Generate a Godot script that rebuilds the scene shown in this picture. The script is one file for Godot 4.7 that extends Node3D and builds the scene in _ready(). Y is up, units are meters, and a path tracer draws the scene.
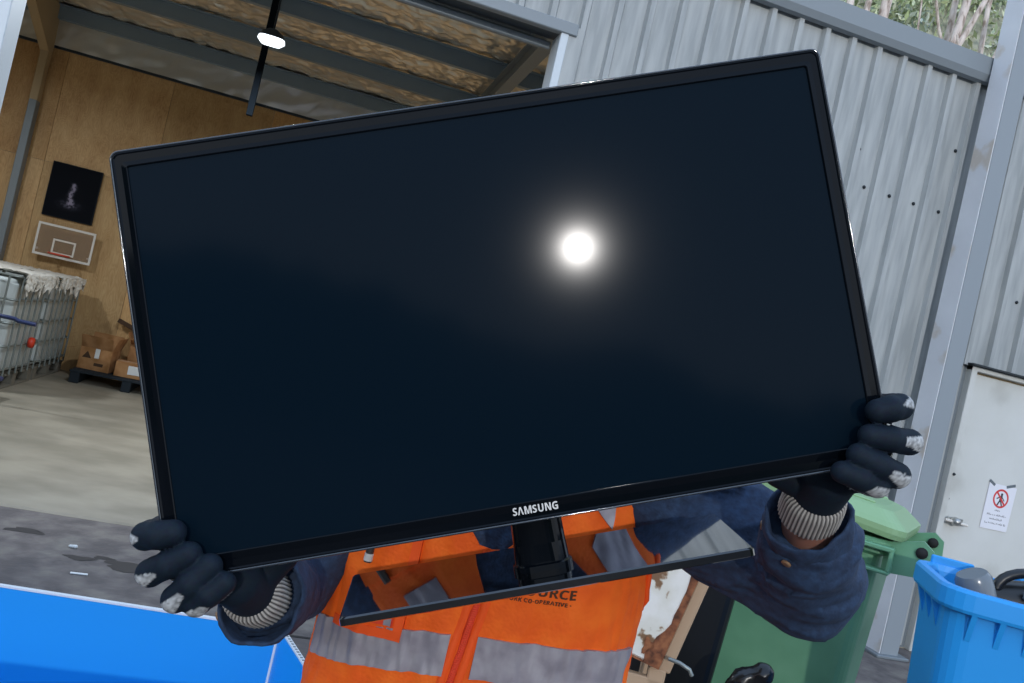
extends Node3D

# ------------------------------------------------------------------ state
var M := {}
var names := {}
var rng := RandomNumberGenerator.new()
const TV_AT := Vector3(0.1982, 1.4909, -0.839)
const MAN_AT := Vector3(0.3568, 0.0, -1.224)
const WALL := -5.12        # outer face of the shed
const BACK := -11.2        # plywood face at the back

# ------------------------------------------------------------------ main
func _ready() -> void:
	rng.seed = 7
	setup_camera_and_light()
	make_materials()
	build_ground()
	build_shed()
	build_facade()
	build_door()
	build_post()
	build_interior_things()
	build_yard_things()
	build_hillside()
	build_television()
	build_person()


func setup_camera_and_light() -> void:
	var cam := Camera3D.new()
	cam.name = "camera"
	add_child(cam)
	var yaw := deg_to_rad(14.4)
	var pitch := deg_to_rad(0.6)
	var roll := deg_to_rad(13.0)
	var f0 := Vector3(sin(yaw), 0, -cos(yaw))
	var r0 := Vector3(cos(yaw), 0, sin(yaw))
	var f := f0 * cos(pitch) + Vector3.UP * sin(pitch)
	var u1 := Vector3.UP * cos(pitch) - f0 * sin(pitch)
	var r := r0 * cos(roll) + u1 * sin(roll)
	var u := u1 * cos(roll) - r0 * sin(roll)
	cam.transform = Transform3D(Basis(r, u, -f), Vector3(0, 1.45, 0))
	cam.fov = 2.0 * rad_to_deg(atan(341.5 / 850.0))
	cam.near = 0.02
	cam.far = 300.0
	cam.current = true

	var sky_mat := ProceduralSkyMaterial.new()
	sky_mat.sky_top_color = Color(0.63, 0.73, 0.87)
	sky_mat.sky_horizon_color = Color(0.93, 0.94, 0.93)
	sky_mat.sky_curve = 0.22
	sky_mat.ground_bottom_color = Color(0.35, 0.34, 0.32)
	sky_mat.ground_horizon_color = Color(0.55, 0.55, 0.53)
	sky_mat.sun_angle_max = 4.0
	sky_mat.sun_curve = 0.1
	sky_mat.sky_energy_multiplier = 1.25
	var sky := Sky.new()
	sky.sky_material = sky_mat
	var env := Environment.new()
	env.background_mode = Environment.BG_SKY
	env.sky = sky
	env.tonemap_mode = Environment.TONE_MAPPER_LINEAR
	env.tonemap_exposure = 1.2
	env.sdfgi_enabled = true
	env.ssao_enabled = true
	env.ssil_enabled = true
	var we := WorldEnvironment.new()
	we.name = "world_environment"
	we.environment = env
	add_child(we)

	var sun := DirectionalLight3D.new()
	sun.name = "sun"
	add_child(sun)
	var to_sun := Vector3(-0.1555, 0.2349, 0.9595).normalized()
	sun.look_at_from_position(to_sun * 50.0, Vector3.ZERO)
	sun.light_color = Color(1.0, 0.985, 0.97)
	sun.light_energy = 0.27
	sun.light_angular_distance = 1.0
	sun.shadow_enabled = true


# ------------------------------------------------------------------ naming helpers
func numbered(called: String) -> String:
	var n: int = names.get(called, -1) + 1
	names[called] = n
	return called if n == 0 else "%s_%03d" % [called, n]

func tag(o: Node, label: String, category: String, group := "", kind := "") -> void:
	o.set_meta("label", label)
	o.set_meta("category", category)
	if group != "":
		o.set_meta("group", group)
	if kind != "":
		o.set_meta("kind", kind)

func thing(called: String, label: String, category: String, at := Vector3.ZERO, turn := 0.0, group := "", kind := "") -> Node3D:
	var o := Node3D.new()
	o.name = numbered(called)
	add_child(o)
	o.position = at
	o.rotation.y = turn
	tag(o, label, category, group, kind)
	return o

func put(parent: Node, called: String, mesh: Mesh, material: Material, xf := Transform3D(), label := "") -> MeshInstance3D:
	var o := MeshInstance3D.new()
	o.name = called
	o.mesh = mesh
	if material:
		o.material_override = material
	parent.add_child(o, true)
	o.transform = xf
	if label != "":
		o.set_meta("label", label)
	return o

func at(p: Vector3, turn := 0.0) -> Transform3D:
	return Transform3D(Basis(Vector3.UP, turn), p)

# ------------------------------------------------------------------ mesh helpers
func new_st() -> SurfaceTool:
	var st := SurfaceTool.new()
	st.begin(Mesh.PRIMITIVE_TRIANGLES)
	st.set_smooth_group(-1)
	return st

func done(st: SurfaceTool) -> ArrayMesh:
	st.generate_normals()
	return st.commit()

# corners run counter-clockwise seen from outside
func tri(st: SurfaceTool, a: Vector3, b: Vector3, c: Vector3) -> void:
	st.add_vertex(a); st.add_vertex(c); st.add_vertex(b)

func quad(st: SurfaceTool, a: Vector3, b: Vector3, c: Vector3, d: Vector3) -> void:
	tri(st, a, b, c); tri(st, a, c, d)

func quad_uv(st: SurfaceTool, a: Vector3, b: Vector3, c: Vector3, d: Vector3) -> void:
	var p := [a, b, c, d]
	var t := [Vector2(0, 1), Vector2(1, 1), Vector2(1, 0), Vector2(0, 0)]
	for i in [0, 2, 1, 0, 3, 2]:
		st.set_uv(t[i]); st.add_vertex(p[i])

# a box with chamfered edges
func add_box(st: SurfaceTool, c: Vector3, s: Vector3, bevel := 0.0, basis := Basis()) -> void:
	var h := s * 0.5
	st.set_smooth_group(-1)
	if bevel <= 0.0:
		var k := []
		for i in 8:
			k.append(c + basis * Vector3(h.x if i & 1 else -h.x, h.y if i & 2 else -h.y, h.z if i & 4 else -h.z))
		quad(st, k[4], k[5], k[7], k[6]); quad(st, k[1], k[0], k[2], k[3])
		quad(st, k[5], k[1], k[3], k[7]); quad(st, k[0], k[4], k[6], k[2])
		quad(st, k[6], k[7], k[3], k[2]); quad(st, k[0], k[1], k[5], k[4])
		return
	var b := minf(bevel, minf(h.x, minf(h.y, h.z)) * 0.98)
	var v := func(sx: int, sy: int, sz: int, ax: int) -> Vector3:
		var q := Vector3(sx * h.x, sy * h.y, sz * h.z)
		for i in 3:
			if i != ax:
				q[i] -= signf(q[i]) * b
		return c + basis * q
	for ax in 3:
		var a1 := (ax + 1) % 3
		var a2 := (ax + 2) % 3
		for s0 in [-1, 1]:
			var ps := []
			for e in [[-1, -1], [1, -1], [1, 1], [-1, 1]]:
				var sg := [0, 0, 0]
				sg[ax] = s0; sg[a1] = e[0]; sg[a2] = e[1]
				ps.append(v.call(sg[0], sg[1], sg[2], ax))
			if s0 > 0:
				quad(st, ps[0], ps[1], ps[2], ps[3])
			else:
				quad(st, ps[3], ps[2], ps[1], ps[0])
		for e1 in [-1, 1]:
			for e2 in [-1, 1]:
				var lo := [0, 0, 0]
				var hi := [0, 0, 0]
				lo[ax] = -1; hi[ax] = 1
				lo[a1] = e1; hi[a1] = e1; lo[a2] = e2; hi[a2] = e2
				var p0: Vector3 = v.call(lo[0], lo[1], lo[2], a1)
				var p1: Vector3 = v.call(hi[0], hi[1], hi[2], a1)
				var p2: Vector3 = v.call(hi[0], hi[1], hi[2], a2)
				var p3: Vector3 = v.call(lo[0], lo[1], lo[2], a2)
				if e1 * e2 > 0:
					quad(st, p3, p2, p1, p0)
				else:
					quad(st, p0, p1, p2, p3)
	for sx in [-1, 1]:
		for sy in [-1, 1]:
			for sz in [-1, 1]:
				var p0: Vector3 = v.call(sx, sy, sz, 0)
				var p1: Vector3 = v.call(sx, sy, sz, 1)
				var p2: Vector3 = v.call(sx, sy, sz, 2)
				if sx * sy * sz > 0:
					tri(st, p0, p1, p2)
				else:
					tri(st, p2, p1, p0)

func box_mesh(s: Vector3, bevel := 0.0) -> ArrayMesh:
	var st := new_st()
	add_box(st, Vector3.ZERO, s, bevel)
	return done(st)

func frame_of(dir: Vector3) -> Basis:
	var y := dir.normalized()
	var x := y.cross(Vector3.FORWARD if absf(y.z) < 0.9 else Vector3.RIGHT).normalized()
	return Basis(x, y, x.cross(y))

# a round tube through points
func add_tube(st: SurfaceTool, pts: Array, radii, seg := 8, closed := false) -> void:
	st.set_smooth_group(0)
	var n := pts.size()
	var rings := []
	var up := Vector3.ZERO
	for i in n:
		var a: Vector3 = pts[(i - 1 + n) % n] if closed else pts[maxi(i - 1, 0)]
		var b: Vector3 = pts[(i + 1) % n] if closed else pts[mini(i + 1, n - 1)]
		var d := (b - a).normalized()
		if up == Vector3.ZERO:
			up = frame_of(d).x
		up = (up - d * up.dot(d)).normalized()
		var w := d.cross(up)
		var r: float = radii[i] if radii is Array else radii
		var ring := []
		for k in seg:
			var t := TAU * k / seg
			ring.append(pts[i] + (up * cos(t) + w * sin(t)) * r)
		rings.append(ring)
	for i in (n if closed else n - 1):
		var r0: Array = rings[i]
		var r1: Array = rings[(i + 1) % n]
		for k in seg:
			var k2 := (k + 1) % seg
			quad(st, r0[k], r0[k2], r1[k2], r1[k])
	if not closed:
		st.set_smooth_group(-1)
		for k in range(1, seg - 1):
			tri(st, rings[0][0], rings[0][k + 1], rings[0][k])
			tri(st, rings[n - 1][0], rings[n - 1][k], rings[n - 1][k + 1])

func tube_mesh(pts: Array, radii, seg := 8, closed := false) -> ArrayMesh:
	var st := new_st()
	add_tube(st, pts, radii, seg, closed)
	return done(st)

func round_rect(hw: float, hh: float, r: float, seg := 4) -> PackedVector2Array:
	var out := PackedVector2Array()
	for q in 4:
		var c := Vector2((hw - r) * (1 if q in [0, 3] else -1), (hh - r) * (1 if q in [0, 1] else -1))
		for k in seg + 1:
			var t := PI * 0.5 * (q + float(k) / seg)
			out.append(c + Vector2(cos(t), sin(t)) * r)
	return out

# rings: arrays of Vector3, counter-clockwise seen from the end of the loft
func add_loft(st: SurfaceTool, rings: Array, cap0 := true, cap1 := true, group := -1) -> void:
	var n: int = rings[0].size()
	for i in rings.size() - 1:
		st.set_smooth_group(group)
		for k in n:
			var k2 := (k + 1) % n
			quad(st, rings[i][k], rings[i][k2], rings[i + 1][k2], rings[i + 1][k])
	st.set_smooth_group(-1)
	for k in range(1, n - 1):
		if cap0:
			tri(st, rings[0][0], rings[0][k + 1], rings[0][k])
		if cap1:
			tri(st, rings[-1][0], rings[-1][k], rings[-1][k + 1])

# rounded-rectangle loft along z (TV parts): rows of [half width, half height, radius, z, y offset]
func loft_z(rows: Array, cap0 := true, cap1 := true, seg := 4, group := -1) -> ArrayMesh:
	var st := new_st()
	var rings := []
	for r in rows:
		var ring := []
		for p in round_rect(r[0], r[1], r[2], seg):
			ring.append(Vector3(p.x, p.y + r[4], r[3]))
		rings.append(ring)
	add_loft(st, rings, cap0, cap1, group)
	return done(st)

# the same along y: rows of [half x, half z, radius, y, z offset]
func add_loft_y(st: SurfaceTool, rows: Array, cap0 := true, cap1 := true, seg := 4, group := -1) -> void:
	var rings := []
	for r in rows:
		var ring := []
		for p in round_rect(r[0], r[1], r[2], seg):
			ring.append(Vector3(p.x, r[3], -p.y + r[4]))
		rings.append(ring)
	add_loft(st, rings, cap0, cap1, group)

func loft_y(rows: Array, cap0 := true, cap1 := true, seg := 4, group := -1) -> ArrayMesh:
	var st := new_st()
	add_loft_y(st, rows, cap0, cap1, seg, group)
	return done(st)

func add_extrude(st: SurfaceTool, poly: PackedVector2Array, z0: float, z1: float) -> void:
	st.set_smooth_group(-1)
	if Geometry2D.is_polygon_clockwise(poly):
		poly.reverse()
	var n := poly.size()
	var idx := Geometry2D.triangulate_polygon(poly)
	for i in range(0, idx.size(), 3):
		var a := poly[idx[i]]
		var b := poly[idx[i + 1]]
		var c := poly[idx[i + 2]]
		if (b - a).cross(c - a) < 0:
			var t := b; b = c; c = t
		tri(st, Vector3(a.x, a.y, z1), Vector3(b.x, b.y, z1), Vector3(c.x, c.y, z1))
		tri(st, Vector3(a.x, a.y, z0), Vector3(c.x, c.y, z0), Vector3(b.x, b.y, z0))
	for i in n:
		var a := poly[i]
		var b := poly[(i + 1) % n]
		quad(st, Vector3(a.x, a.y, z0), Vector3(b.x, b.y, z0), Vector3(b.x, b.y, z1), Vector3(a.x, a.y, z1))

func add_lathe(st: SurfaceTool, prof: Array, seg := 16, xf := Transform3D()) -> void:
	var rings := []
	for p in prof:
		var ring := []
		for k in seg:
			var t := -TAU * k / seg
			ring.append(xf * Vector3(p[0] * cos(t), p[1], p[0] * sin(t)))
		rings.append(ring)
	add_loft(st, rings, true, true, 0)

# a grid surface f(u, v); the two sides are both shown
func add_grid(st: SurfaceTool, nu: int, nv: int, f: Callable, group := 0) -> void:
	st.set_smooth_group(group)
	var p := []
	for j in nv + 1:
		for i in nu + 1:
			p.append(f.call(float(i) / nu, float(j) / nv))
	var w := nu + 1
	for j in nv:
		for i in nu:
			quad(st, p[j * w + i], p[j * w + i + 1], p[(j + 1) * w + i + 1], p[(j + 1) * w + i])

# ------------------------------------------------------------------ soft bodies: capsules joined by a smooth minimum, meshed as surface nets
# bones: [a, b, radius a, radius b]
func sdf_mesh(bones: Array, cell: float, k: float, cut = null, disp = null, col = null) -> ArrayMesh:
	var lo := Vector3.INF
	var hi := -Vector3.INF
	for b in bones:
		var r: float = maxf(b[2], b[3]) + cell * 3.0 + 0.7 / k
		for e in [b[0], b[1]]:
			lo = lo.min(e - Vector3.ONE * r)
			hi = hi.max(e + Vector3.ONE * r)
	var n := Vector3i(((hi - lo) / cell).ceil()) + Vector3i.ONE
	var nx := n.x
	var nxy := n.x * n.y
	var acc := PackedFloat32Array()
	acc.resize(nxy * n.z)
	var reach := 5.0 / k
	for b in bones:
		var a: Vector3 = b[0]
		var ba: Vector3 = b[1] - a
		var bb := maxf(ba.length_squared(), 1e-9)
		var ra: float = b[2]
		var dr: float = b[3] - ra
		var rr: float = maxf(ra, b[3]) + reach
		var l0 := Vector3i(((a.min(b[1]) - Vector3.ONE * rr - lo) / cell).floor()).max(Vector3i.ZERO)
		var l1 := Vector3i(((a.max(b[1]) + Vector3.ONE * rr - lo) / cell).ceil()).min(n - Vector3i.ONE)
		for z in range(l0.z, l1.z + 1):
			for y in range(l0.y, l1.y + 1):
				var row := z * nxy + y * nx
				for x in range(l0.x, l1.x + 1):
					var p := lo + Vector3(x, y, z) * cell - a
					var t := clampf(p.dot(ba) / bb, 0.0, 1.0)
					var d := (p - ba * t).length() - ra - dr * t
					if d < reach:
						acc[row + x] += exp(-k * maxf(d, -0.05))
	for i in acc.size():
		acc[i] = -log(acc[i]) / k if acc[i] > 0.0 else 0.05
	var dod: bool = disp != null
	if cut != null or dod:
		for z in n.z:
			for y in n.y:
				for x in nx:
					var i := z * nxy + y * nx + x
					var v := acc[i]
					if v < 0.03:
						var p := lo + Vector3(x, y, z) * cell
						if dod and v > -0.03:
							v += disp.call(p)
						if cut != null:
							v = maxf(v, cut.call(p))
						acc[i] = v
	var ids := PackedInt32Array()
	ids.resize(acc.size())
	ids.fill(-1)
	var V := PackedVector3Array()
	var N := PackedVector3Array()
	var C := PackedColorArray()
	var off := [0, 1, nx, nx + 1, nxy, nxy + 1, nxy + nx, nxy + nx + 1]
	var edges := [[0, 1], [2, 3], [4, 5], [6, 7], [0, 2], [1, 3], [4, 6], [5, 7], [0, 4], [1, 5], [2, 6], [3, 7]]
	var cor := []
	for c in 8:
		cor.append(Vector3(c & 1, (c >> 1) & 1, (c >> 2) & 1))
	for z in n.z - 1:
		for y in n.y - 1:
			for x in nx - 1:
				var i := z * nxy + y * nx + x
				var s := 0
				for c in 8:
					if acc[i + off[c]] < 0.0:
						s += 1
				if s == 0 or s == 8:
					continue
				var sum := Vector3.ZERO
				var m := 0
				for e in edges:
					var va := acc[i + off[e[0]]]
					var vb := acc[i + off[e[1]]]
					if (va < 0.0) != (vb < 0.0):
						sum += (cor[e[0]] as Vector3).lerp(cor[e[1]], va / (va - vb))
						m += 1
				var f := sum / m
				var g := Vector3.ZERO
				for c in 8:
					var w: Vector3 = cor[c]
					g += (w * 2.0 - Vector3.ONE) * acc[i + off[c]]
				ids[i] = V.size()
				var pos := lo + (Vector3(x, y, z) + f) * cell
				V.append(pos)
				N.append(g.normalized())
				if col != null:
					C.append(col.call(pos, N[-1]))
	var I := PackedInt32Array()
	for z in range(1, n.z - 1):
		for y in range(1, n.y - 1):
			for x in range(1, nx - 1):
				var i := z * nxy + y * nx + x
				var inside := acc[i] < 0.0
				for ax in 3:
					var j: int = i + [1, nx, nxy][ax]
					if (acc[j] < 0.0) == inside:
						continue
					var o1: int = [nx, nxy, 1][ax]
					var o2: int = [nxy, 1, nx][ax]
					var q0 := ids[i - o1 - o2]
					var q1 := ids[i - o2]
					var q2 := ids[i]
					var q3 := ids[i - o1]
					if q0 < 0 or q1 < 0 or q2 < 0 or q3 < 0:
						continue
					if inside:
						I.append_array(PackedInt32Array([q0, q2, q1, q0, q3, q2]))
					else:
						I.append_array(PackedInt32Array([q0, q1, q2, q0, q2, q3]))
	var arr := []
	arr.resize(Mesh.ARRAY_MAX)
	arr[Mesh.ARRAY_VERTEX] = V
	arr[Mesh.ARRAY_NORMAL] = N
	if col != null:
		arr[Mesh.ARRAY_COLOR] = C
	arr[Mesh.ARRAY_INDEX] = I
	var am := ArrayMesh.new()
	am.add_surface_from_arrays(Mesh.PRIMITIVE_TRIANGLES, arr)
	return am

# ------------------------------------------------------------------ materials
func mat(called: String, c: Color, rough := 0.7, metal := 0.0, spec := 0.5) -> StandardMaterial3D:
	var m := StandardMaterial3D.new()
	m.resource_name = called
	m.albedo_color = c
	m.roughness = rough
	m.metallic = metal
	m.metallic_specular = spec
	M[called] = m
	return m

func noise(freq: float, octaves := 4, sd := 1, kind := FastNoiseLite.TYPE_SIMPLEX_SMOOTH) -> FastNoiseLite:
	var n := FastNoiseLite.new()
	n.seed = sd
	n.frequency = freq
	n.noise_type = kind
	n.fractal_octaves = octaves
	return n

func ramp(cols: Array, offs: Array) -> Gradient:
	var g := Gradient.new()
	g.offsets = PackedFloat32Array(offs)
	g.colors = PackedColorArray(cols)
	return g

func noise_tex(freq: float, g: Gradient, size := 512, octaves := 5, sd := 1) -> NoiseTexture2D:
	var t := NoiseTexture2D.new()
	t.width = size
	t.height = size
	t.seamless = true
	t.noise = noise(freq, octaves, sd)
	t.color_ramp = g
	return t

func tri_map(m: StandardMaterial3D, scale: Vector3, world := true) -> void:
	m.uv1_triplanar = true
	m.uv1_world_triplanar = world
	m.uv1_scale = scale

func make_materials() -> void:
	var m: StandardMaterial3D
	# asphalt yard
	m = mat("asphalt", Color.WHITE, 0.9)
	m.albedo_texture = noise_tex(0.012, ramp([Color("5a5452"), Color("68615e"), Color("767069")], [0.25, 0.5, 0.75]), 1024, 6, 3)
	tri_map(m, Vector3.ONE * 0.35)
	m.heightmap_enabled = true
	m.heightmap_texture = noise_tex(0.09, ramp([Color.BLACK, Color.WHITE], [0.2, 0.8]), 512, 3, 4)
	m.heightmap_scale = 0.4
	# concrete slab
	m = mat("concrete", Color.WHITE, 0.75)
	m.albedo_texture = noise_tex(0.006, ramp([Color("827c6d"), Color("8e8778"), Color("999282")], [0.2, 0.5, 0.8]), 1024, 6, 8)
	tri_map(m, Vector3(0.22, 0.22, 0.28))
	# plywood
	m = mat("plywood", Color.WHITE, 0.6)
	m.albedo_texture = wood_texture()
	m = mat("steel_dark", Color("39434c"), 0.45, 0.3)
	m = mat("bar_dark", Color("171c21"), 1.0, 0.0, 0.1)
	m = mat("steel_grey", Color("7d858a"), 0.5, 0.2)
	m = mat("purlin", Color("8797a3"), 0.45, 0.3)
	m = mat("timber_pale", Color("b29b78"), 0.7)
	# foil insulation
	m = mat("foil", Color("e0dbd0"), 0.3, 0.65)
	# painted corrugated steel
	m = mat("cladding", Color.WHITE, 0.42, 0.0, 0.55)
	m.albedo_texture = noise_tex(0.008, ramp([Color("959a9a"), Color("a2a6a6"), Color("abafae")], [0.2, 0.5, 0.8]), 512, 6, 21)
	tri_map(m, Vector3(3.0, 0.35, 3.0))
	m = mat("capping", Color("868e93"), 0.45, 0.0, 0.5)
	m = mat("steel_post", Color("8d959b"), 0.5)
	m = mat("post_lit_side", Color.WHITE, 0.45)  # lit side of the post put into a paler colour, plus stains
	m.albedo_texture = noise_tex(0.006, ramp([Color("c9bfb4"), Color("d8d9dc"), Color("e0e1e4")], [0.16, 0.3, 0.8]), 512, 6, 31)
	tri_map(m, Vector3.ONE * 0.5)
	m = mat("white_paint", Color.WHITE, 0.5)
	m.albedo_texture = noise_tex(0.006, ramp([Color("bcbcb6"), Color("cccdc8"), Color("d2d3cf")], [0.15, 0.4, 0.8]), 512, 6, 33)
	tri_map(m, Vector3.ONE * 0.4)
	m = mat("jamb_white", Color("cdd5da"), 0.45)
	m = mat("rubber", Color("1d1c1c"), 0.8)
	m = mat("screw", Color("2e3438"), 0.6, 0.4)
	m = mat("zinc", Color("b8b8b4"), 0.35, 0.8)
	# television
	m = mat("tv_gloss", Color("070b10"), 0.08, 0.0, 0.27)
	m = mat("stand_gloss", Color("050607"), 0.05, 0.0, 0.5)
	m.clearcoat_enabled = true
	m.clearcoat = 1.0
	m.clearcoat_roughness = 0.03
	m = mat("rim_clear", Color("2a3036"), 0.08, 0.0, 0.9)
	m = mat("tv_screen", Color("0a1721"), 0.1, 0.0, 0.155)
	m = mat("tv_back", Color("101112"), 0.6)
	m = mat("logo", Color("c4c6c8"), 0.35, 0.6)
	# person
	m = mat("skin", Color("b98270"), 0.55)
	m.subsurf_scatter_enabled = true
	m.subsurf_scatter_strength = 0.15
	m = mat("hair", Color("3a2a20"), 0.7)
	m = mat("navy_cloth", Color.WHITE, 0.85)
	m.albedo_texture = noise_tex(0.03, ramp([Color("1d2b42"), Color("243752"), Color("2d4564")], [0.2, 0.5, 0.8]), 512, 5, 41)
	tri_map(m, Vector3.ONE * 4.0, false)
	cloth_relief(m)
	m = mat("navy_plain", Color("22344c"), 0.85)
	m = mat("hi_vis", Color.WHITE, 0.8)
	m.albedo_texture = noise_tex(0.02, ramp([Color("ee5a05"), Color("f8660a"), Color("fc7012")], [0.2, 0.5, 0.8]), 256, 4, 43)
	tri_map(m, Vector3.ONE * 3.0, false)
	cloth_relief(m)
	m = mat("orange_trim", Color("f4560e"), 0.75)
	m = mat("zip_red", Color("e2401c"), 0.6)
	m = mat("reflective", Color.WHITE, 0.5, 0.1)
	m.albedo_texture = noise_tex(0.02, ramp([Color("8a848c"), Color("9a949b"), Color("a5a0a6")], [0.2, 0.5, 0.8]), 256, 4, 45)
	tri_map(m, Vector3.ONE * 4.0, false)
	m = mat("print_dark", Color("4a2a14"), 0.8)
	m = mat("pen_dark", Color("33302f"), 0.4)
	m = mat("pen_clear", Color("c9c6c2"), 0.3)
	m = mat("button", Color("8a6a4c"), 0.4)
	m = mat("glove", Color.WHITE, 0.72, 0.0, 0.35)
	m.vertex_color_use_as_albedo = true
	m = mat("knit_ribs", Color.WHITE, 0.9)
	m.vertex_color_use_as_albedo = true
	# yard
	m = mat("corflute", Color("1893dd"), 0.4, 0.0, 0.5)
	m = mat("corflute_edge", Color("d6dadb"), 0.6)
	m = mat("bin_green", Color.WHITE, 0.42)
	m.albedo_texture = noise_tex(0.01, ramp([Color("5f9170"), Color("699c79"), Color("72a481")], [0.2, 0.5, 0.8]), 256, 4, 51)
	tri_map(m, Vector3.ONE * 1.0, false)
	m = mat("lid_green", Color("8bad7e"), 0.4)
	m = mat("bin_blue", Color("2499e4"), 0.38)
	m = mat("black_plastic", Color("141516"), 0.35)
	m = mat("bag_black", Color("0f1012"), 0.25)
	m = mat("clear_grey", Color("6d757a"), 0.2)
	m = mat("old_white", Color.WHITE, 0.55)
	m.albedo_texture = noise_tex(0.012, ramp([Color("7a5a3e"), Color("d8d5c8"), Color("e4e2da")], [0.2, 0.27, 0.7]), 512, 5, 61)
	tri_map(m, Vector3.ONE * 1.3, false)
	m = mat("rust", Color.WHITE, 0.9)
	m.albedo_texture = noise_tex(0.03, ramp([Color("4a2c1c"), Color("7b4a30"), Color("96603e")], [0.2, 0.5, 0.8]), 256, 5, 63)
	tri_map(m, Vector3.ONE * 3.0, false)
	m = mat("tan_board", Color("b5997c"), 0.75)
	# interior things
	m = mat("tank_plastic", Color("bcc2c0"), 0.35)
	m.backlight_enabled = true
	m.backlight = Color(0.3, 0.32, 0.31)
	m = mat("galvanised", Color("8b928f"), 0.4, 0.6)
	m = mat("sheet_white", Color("e2ddd2"), 0.5)
	m.backlight_enabled = true
	m.backlight = Color(0.25, 0.25, 0.24)
	m = mat("cap_red", Color("d23a20"), 0.45)
	m = mat("trolley_blue", Color("26335c"), 0.45)
	m = mat("pallet_dark", Color("232a30"), 0.8, 0.0, 0.3)
	m = mat("pallet_grey", Color("6f6a5e"), 0.85)
	m = mat("cardboard", Color.WHITE, 0.9)
	m.albedo_texture = noise_tex(0.01, ramp([Color("94683c"), Color("a3754a"), Color("ab7e52")], [0.2, 0.5, 0.8]), 256, 5, 71)
	tri_map(m, Vector3.ONE * 2.0, false)
	m = mat("card_print", Color("4a3524"), 0.9)
	m = mat("paper_white", Color("dcdcd8"), 0.8)
	m = mat("board_clear", Color(0.62, 0.52, 0.42, 0.55), 0.3)
	m.transparency = BaseMaterial3D.TRANSPARENCY_ALPHA
	m = mat("line_white", Color("d9d4cb"), 0.6)
	m = mat("hoop_red", Color("c33d28"), 0.5)
	m = mat("leaf", Color.WHITE, 0.6)
	m.vertex_color_use_as_albedo = true
	m.backlight_enabled = true
	m.backlight = Color(0.35, 0.4, 0.25)
	m = mat("gum_bark", Color.WHITE, 0.8)
	m.albedo_texture = noise_tex(0.02, ramp([Color("8f7d70"), Color("d3c3b8"), Color("e6dad2")], [0.22, 0.42, 0.8]), 256, 5, 81)
	tri_map(m, Vector3(1.5, 0.4, 1.5))
	m = mat("ridge_green", Color("3c4a30"), 0.95)
	m = mat("hill_earth", Color.WHITE, 0.95)
	m.albedo_texture = noise_tex(0.02, ramp([Color("7d7b66"), Color("a09f86"), Color("b8b5a0")], [0.25, 0.5, 0.8]), 512, 6, 83)
	tri_map(m, Vector3.ONE * 0.12)

func cloth_relief(m: StandardMaterial3D) -> void:
	m.heightmap_enabled = true
	m.heightmap_texture = noise_tex(0.2, ramp([Color.BLACK, Color.WHITE], [0.2, 0.8]), 256, 2, 47)
	m.heightmap_scale = 0.05

func wood_texture() -> ImageTexture:
	var w := 512
	var h := 1024
	var im := Image.create(w, h, false, Image.FORMAT_RGB8)
	var big := noise(0.004, 3, 91)
	var fine := noise(0.02, 3, 92)
	var g := ramp([Color("a67e50"), Color("c09866"), Color("cfa977"), Color("d9b685")], [0.0, 0.35, 0.7, 1.0])
	for y in h:
		for x in w:
			var b := big.get_noise_2d(x * 2.2, y * 0.55)
			var rings := 0.5 + 0.5 * sin(b * 42.0)
			var f := fine.get_noise_2d(x * 9.0, y * 0.5)
			im.set_pixel(x, y, g.sample(clampf(0.52 + 0.22 * (rings - 0.5) + 0.3 * f + 0.35 * b, 0.0, 1.0)))
	return ImageTexture.create_from_image(im)

# ------------------------------------------------------------------ setting
func build_ground() -> void:
	var g := thing("ground", "dark grey asphalt yard in front of the shed", "ground", Vector3.ZERO, 0, "", "structure")
	put(g, "asphalt", box_mesh(Vector3(90, 0.3, 60)), M.asphalt, at(Vector3(0, -0.15, 30 + WALL)))
	put(g, "joint", box_mesh(Vector3(0.9, 0.003, 0.02)), M.rubber, at(Vector3(0.7, 0.0005, -3.82)))
	var fl := thing("floor", "pale stained concrete slab inside the open shed", "floor", Vector3.ZERO, 0, "", "structure")
	put(fl, "slab", box_mesh(Vector3(12.4, 0.3, 6.5), 0.01), M.concrete, at(Vector3(1.0, -0.138, WALL - 3.25)))
	# stains and litter on the yard
	var st := new_st()
	for k in 4:
		var c: Vector3 = [Vector3(-0.72, 0, -4.45), Vector3(-0.46, 0, -4.42), Vector3(-0.62, 0, -4.5), Vector3(-1.05, 0, -4.75)][k]
		var rx: float = [0.07, 0.15, 0.05, 0.09][k]
		var pts := []
		for i in 18:
			var t := TAU * i / 18
			var r := 1.0 + 0.25 * sin(t * 3 + k) + 0.12 * sin(t * 7 + 2.0 * k)
			pts.append(c + Vector3(cos(t) * rx * r, 0.0015, -sin(t) * rx * 0.45 * r))
		for i in range(1, 17):
			tri(st, pts[0], pts[i], pts[i + 1])
	put(g, "oil_stain", done(st), mat("oil", Color("2b2828"), 0.7), Transform3D(), "dark dried oil stains")
	tagged_piece("litter_scrap", box_mesh(Vector3(0.075, 0.006, 0.016), 0.002), M.paper_white, at(Vector3(-0.67, 0.004, -4.22), 0.1), "pale straight scrap lying on the dark asphalt", "litter")
	tagged_piece("litter_scrap", sdf_mesh([[Vector3(-0.014, 0.006, 0), Vector3(0.014, 0.007, 0.004), 0.007, 0.01]], 0.004, 200.0), M.paper_white, at(Vector3(-0.785, 0.002, -4.59)), "small pale round pebble of litter beside oil stain", "litter")

func tagged_piece(called: String, mesh: Mesh, material: Material, xf: Transform3D, label: String, category: String, group := "") -> MeshInstance3D:
	var o := put(self, numbered(called), mesh, material, xf)
	tag(o, label, category, group)
	return o

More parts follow.
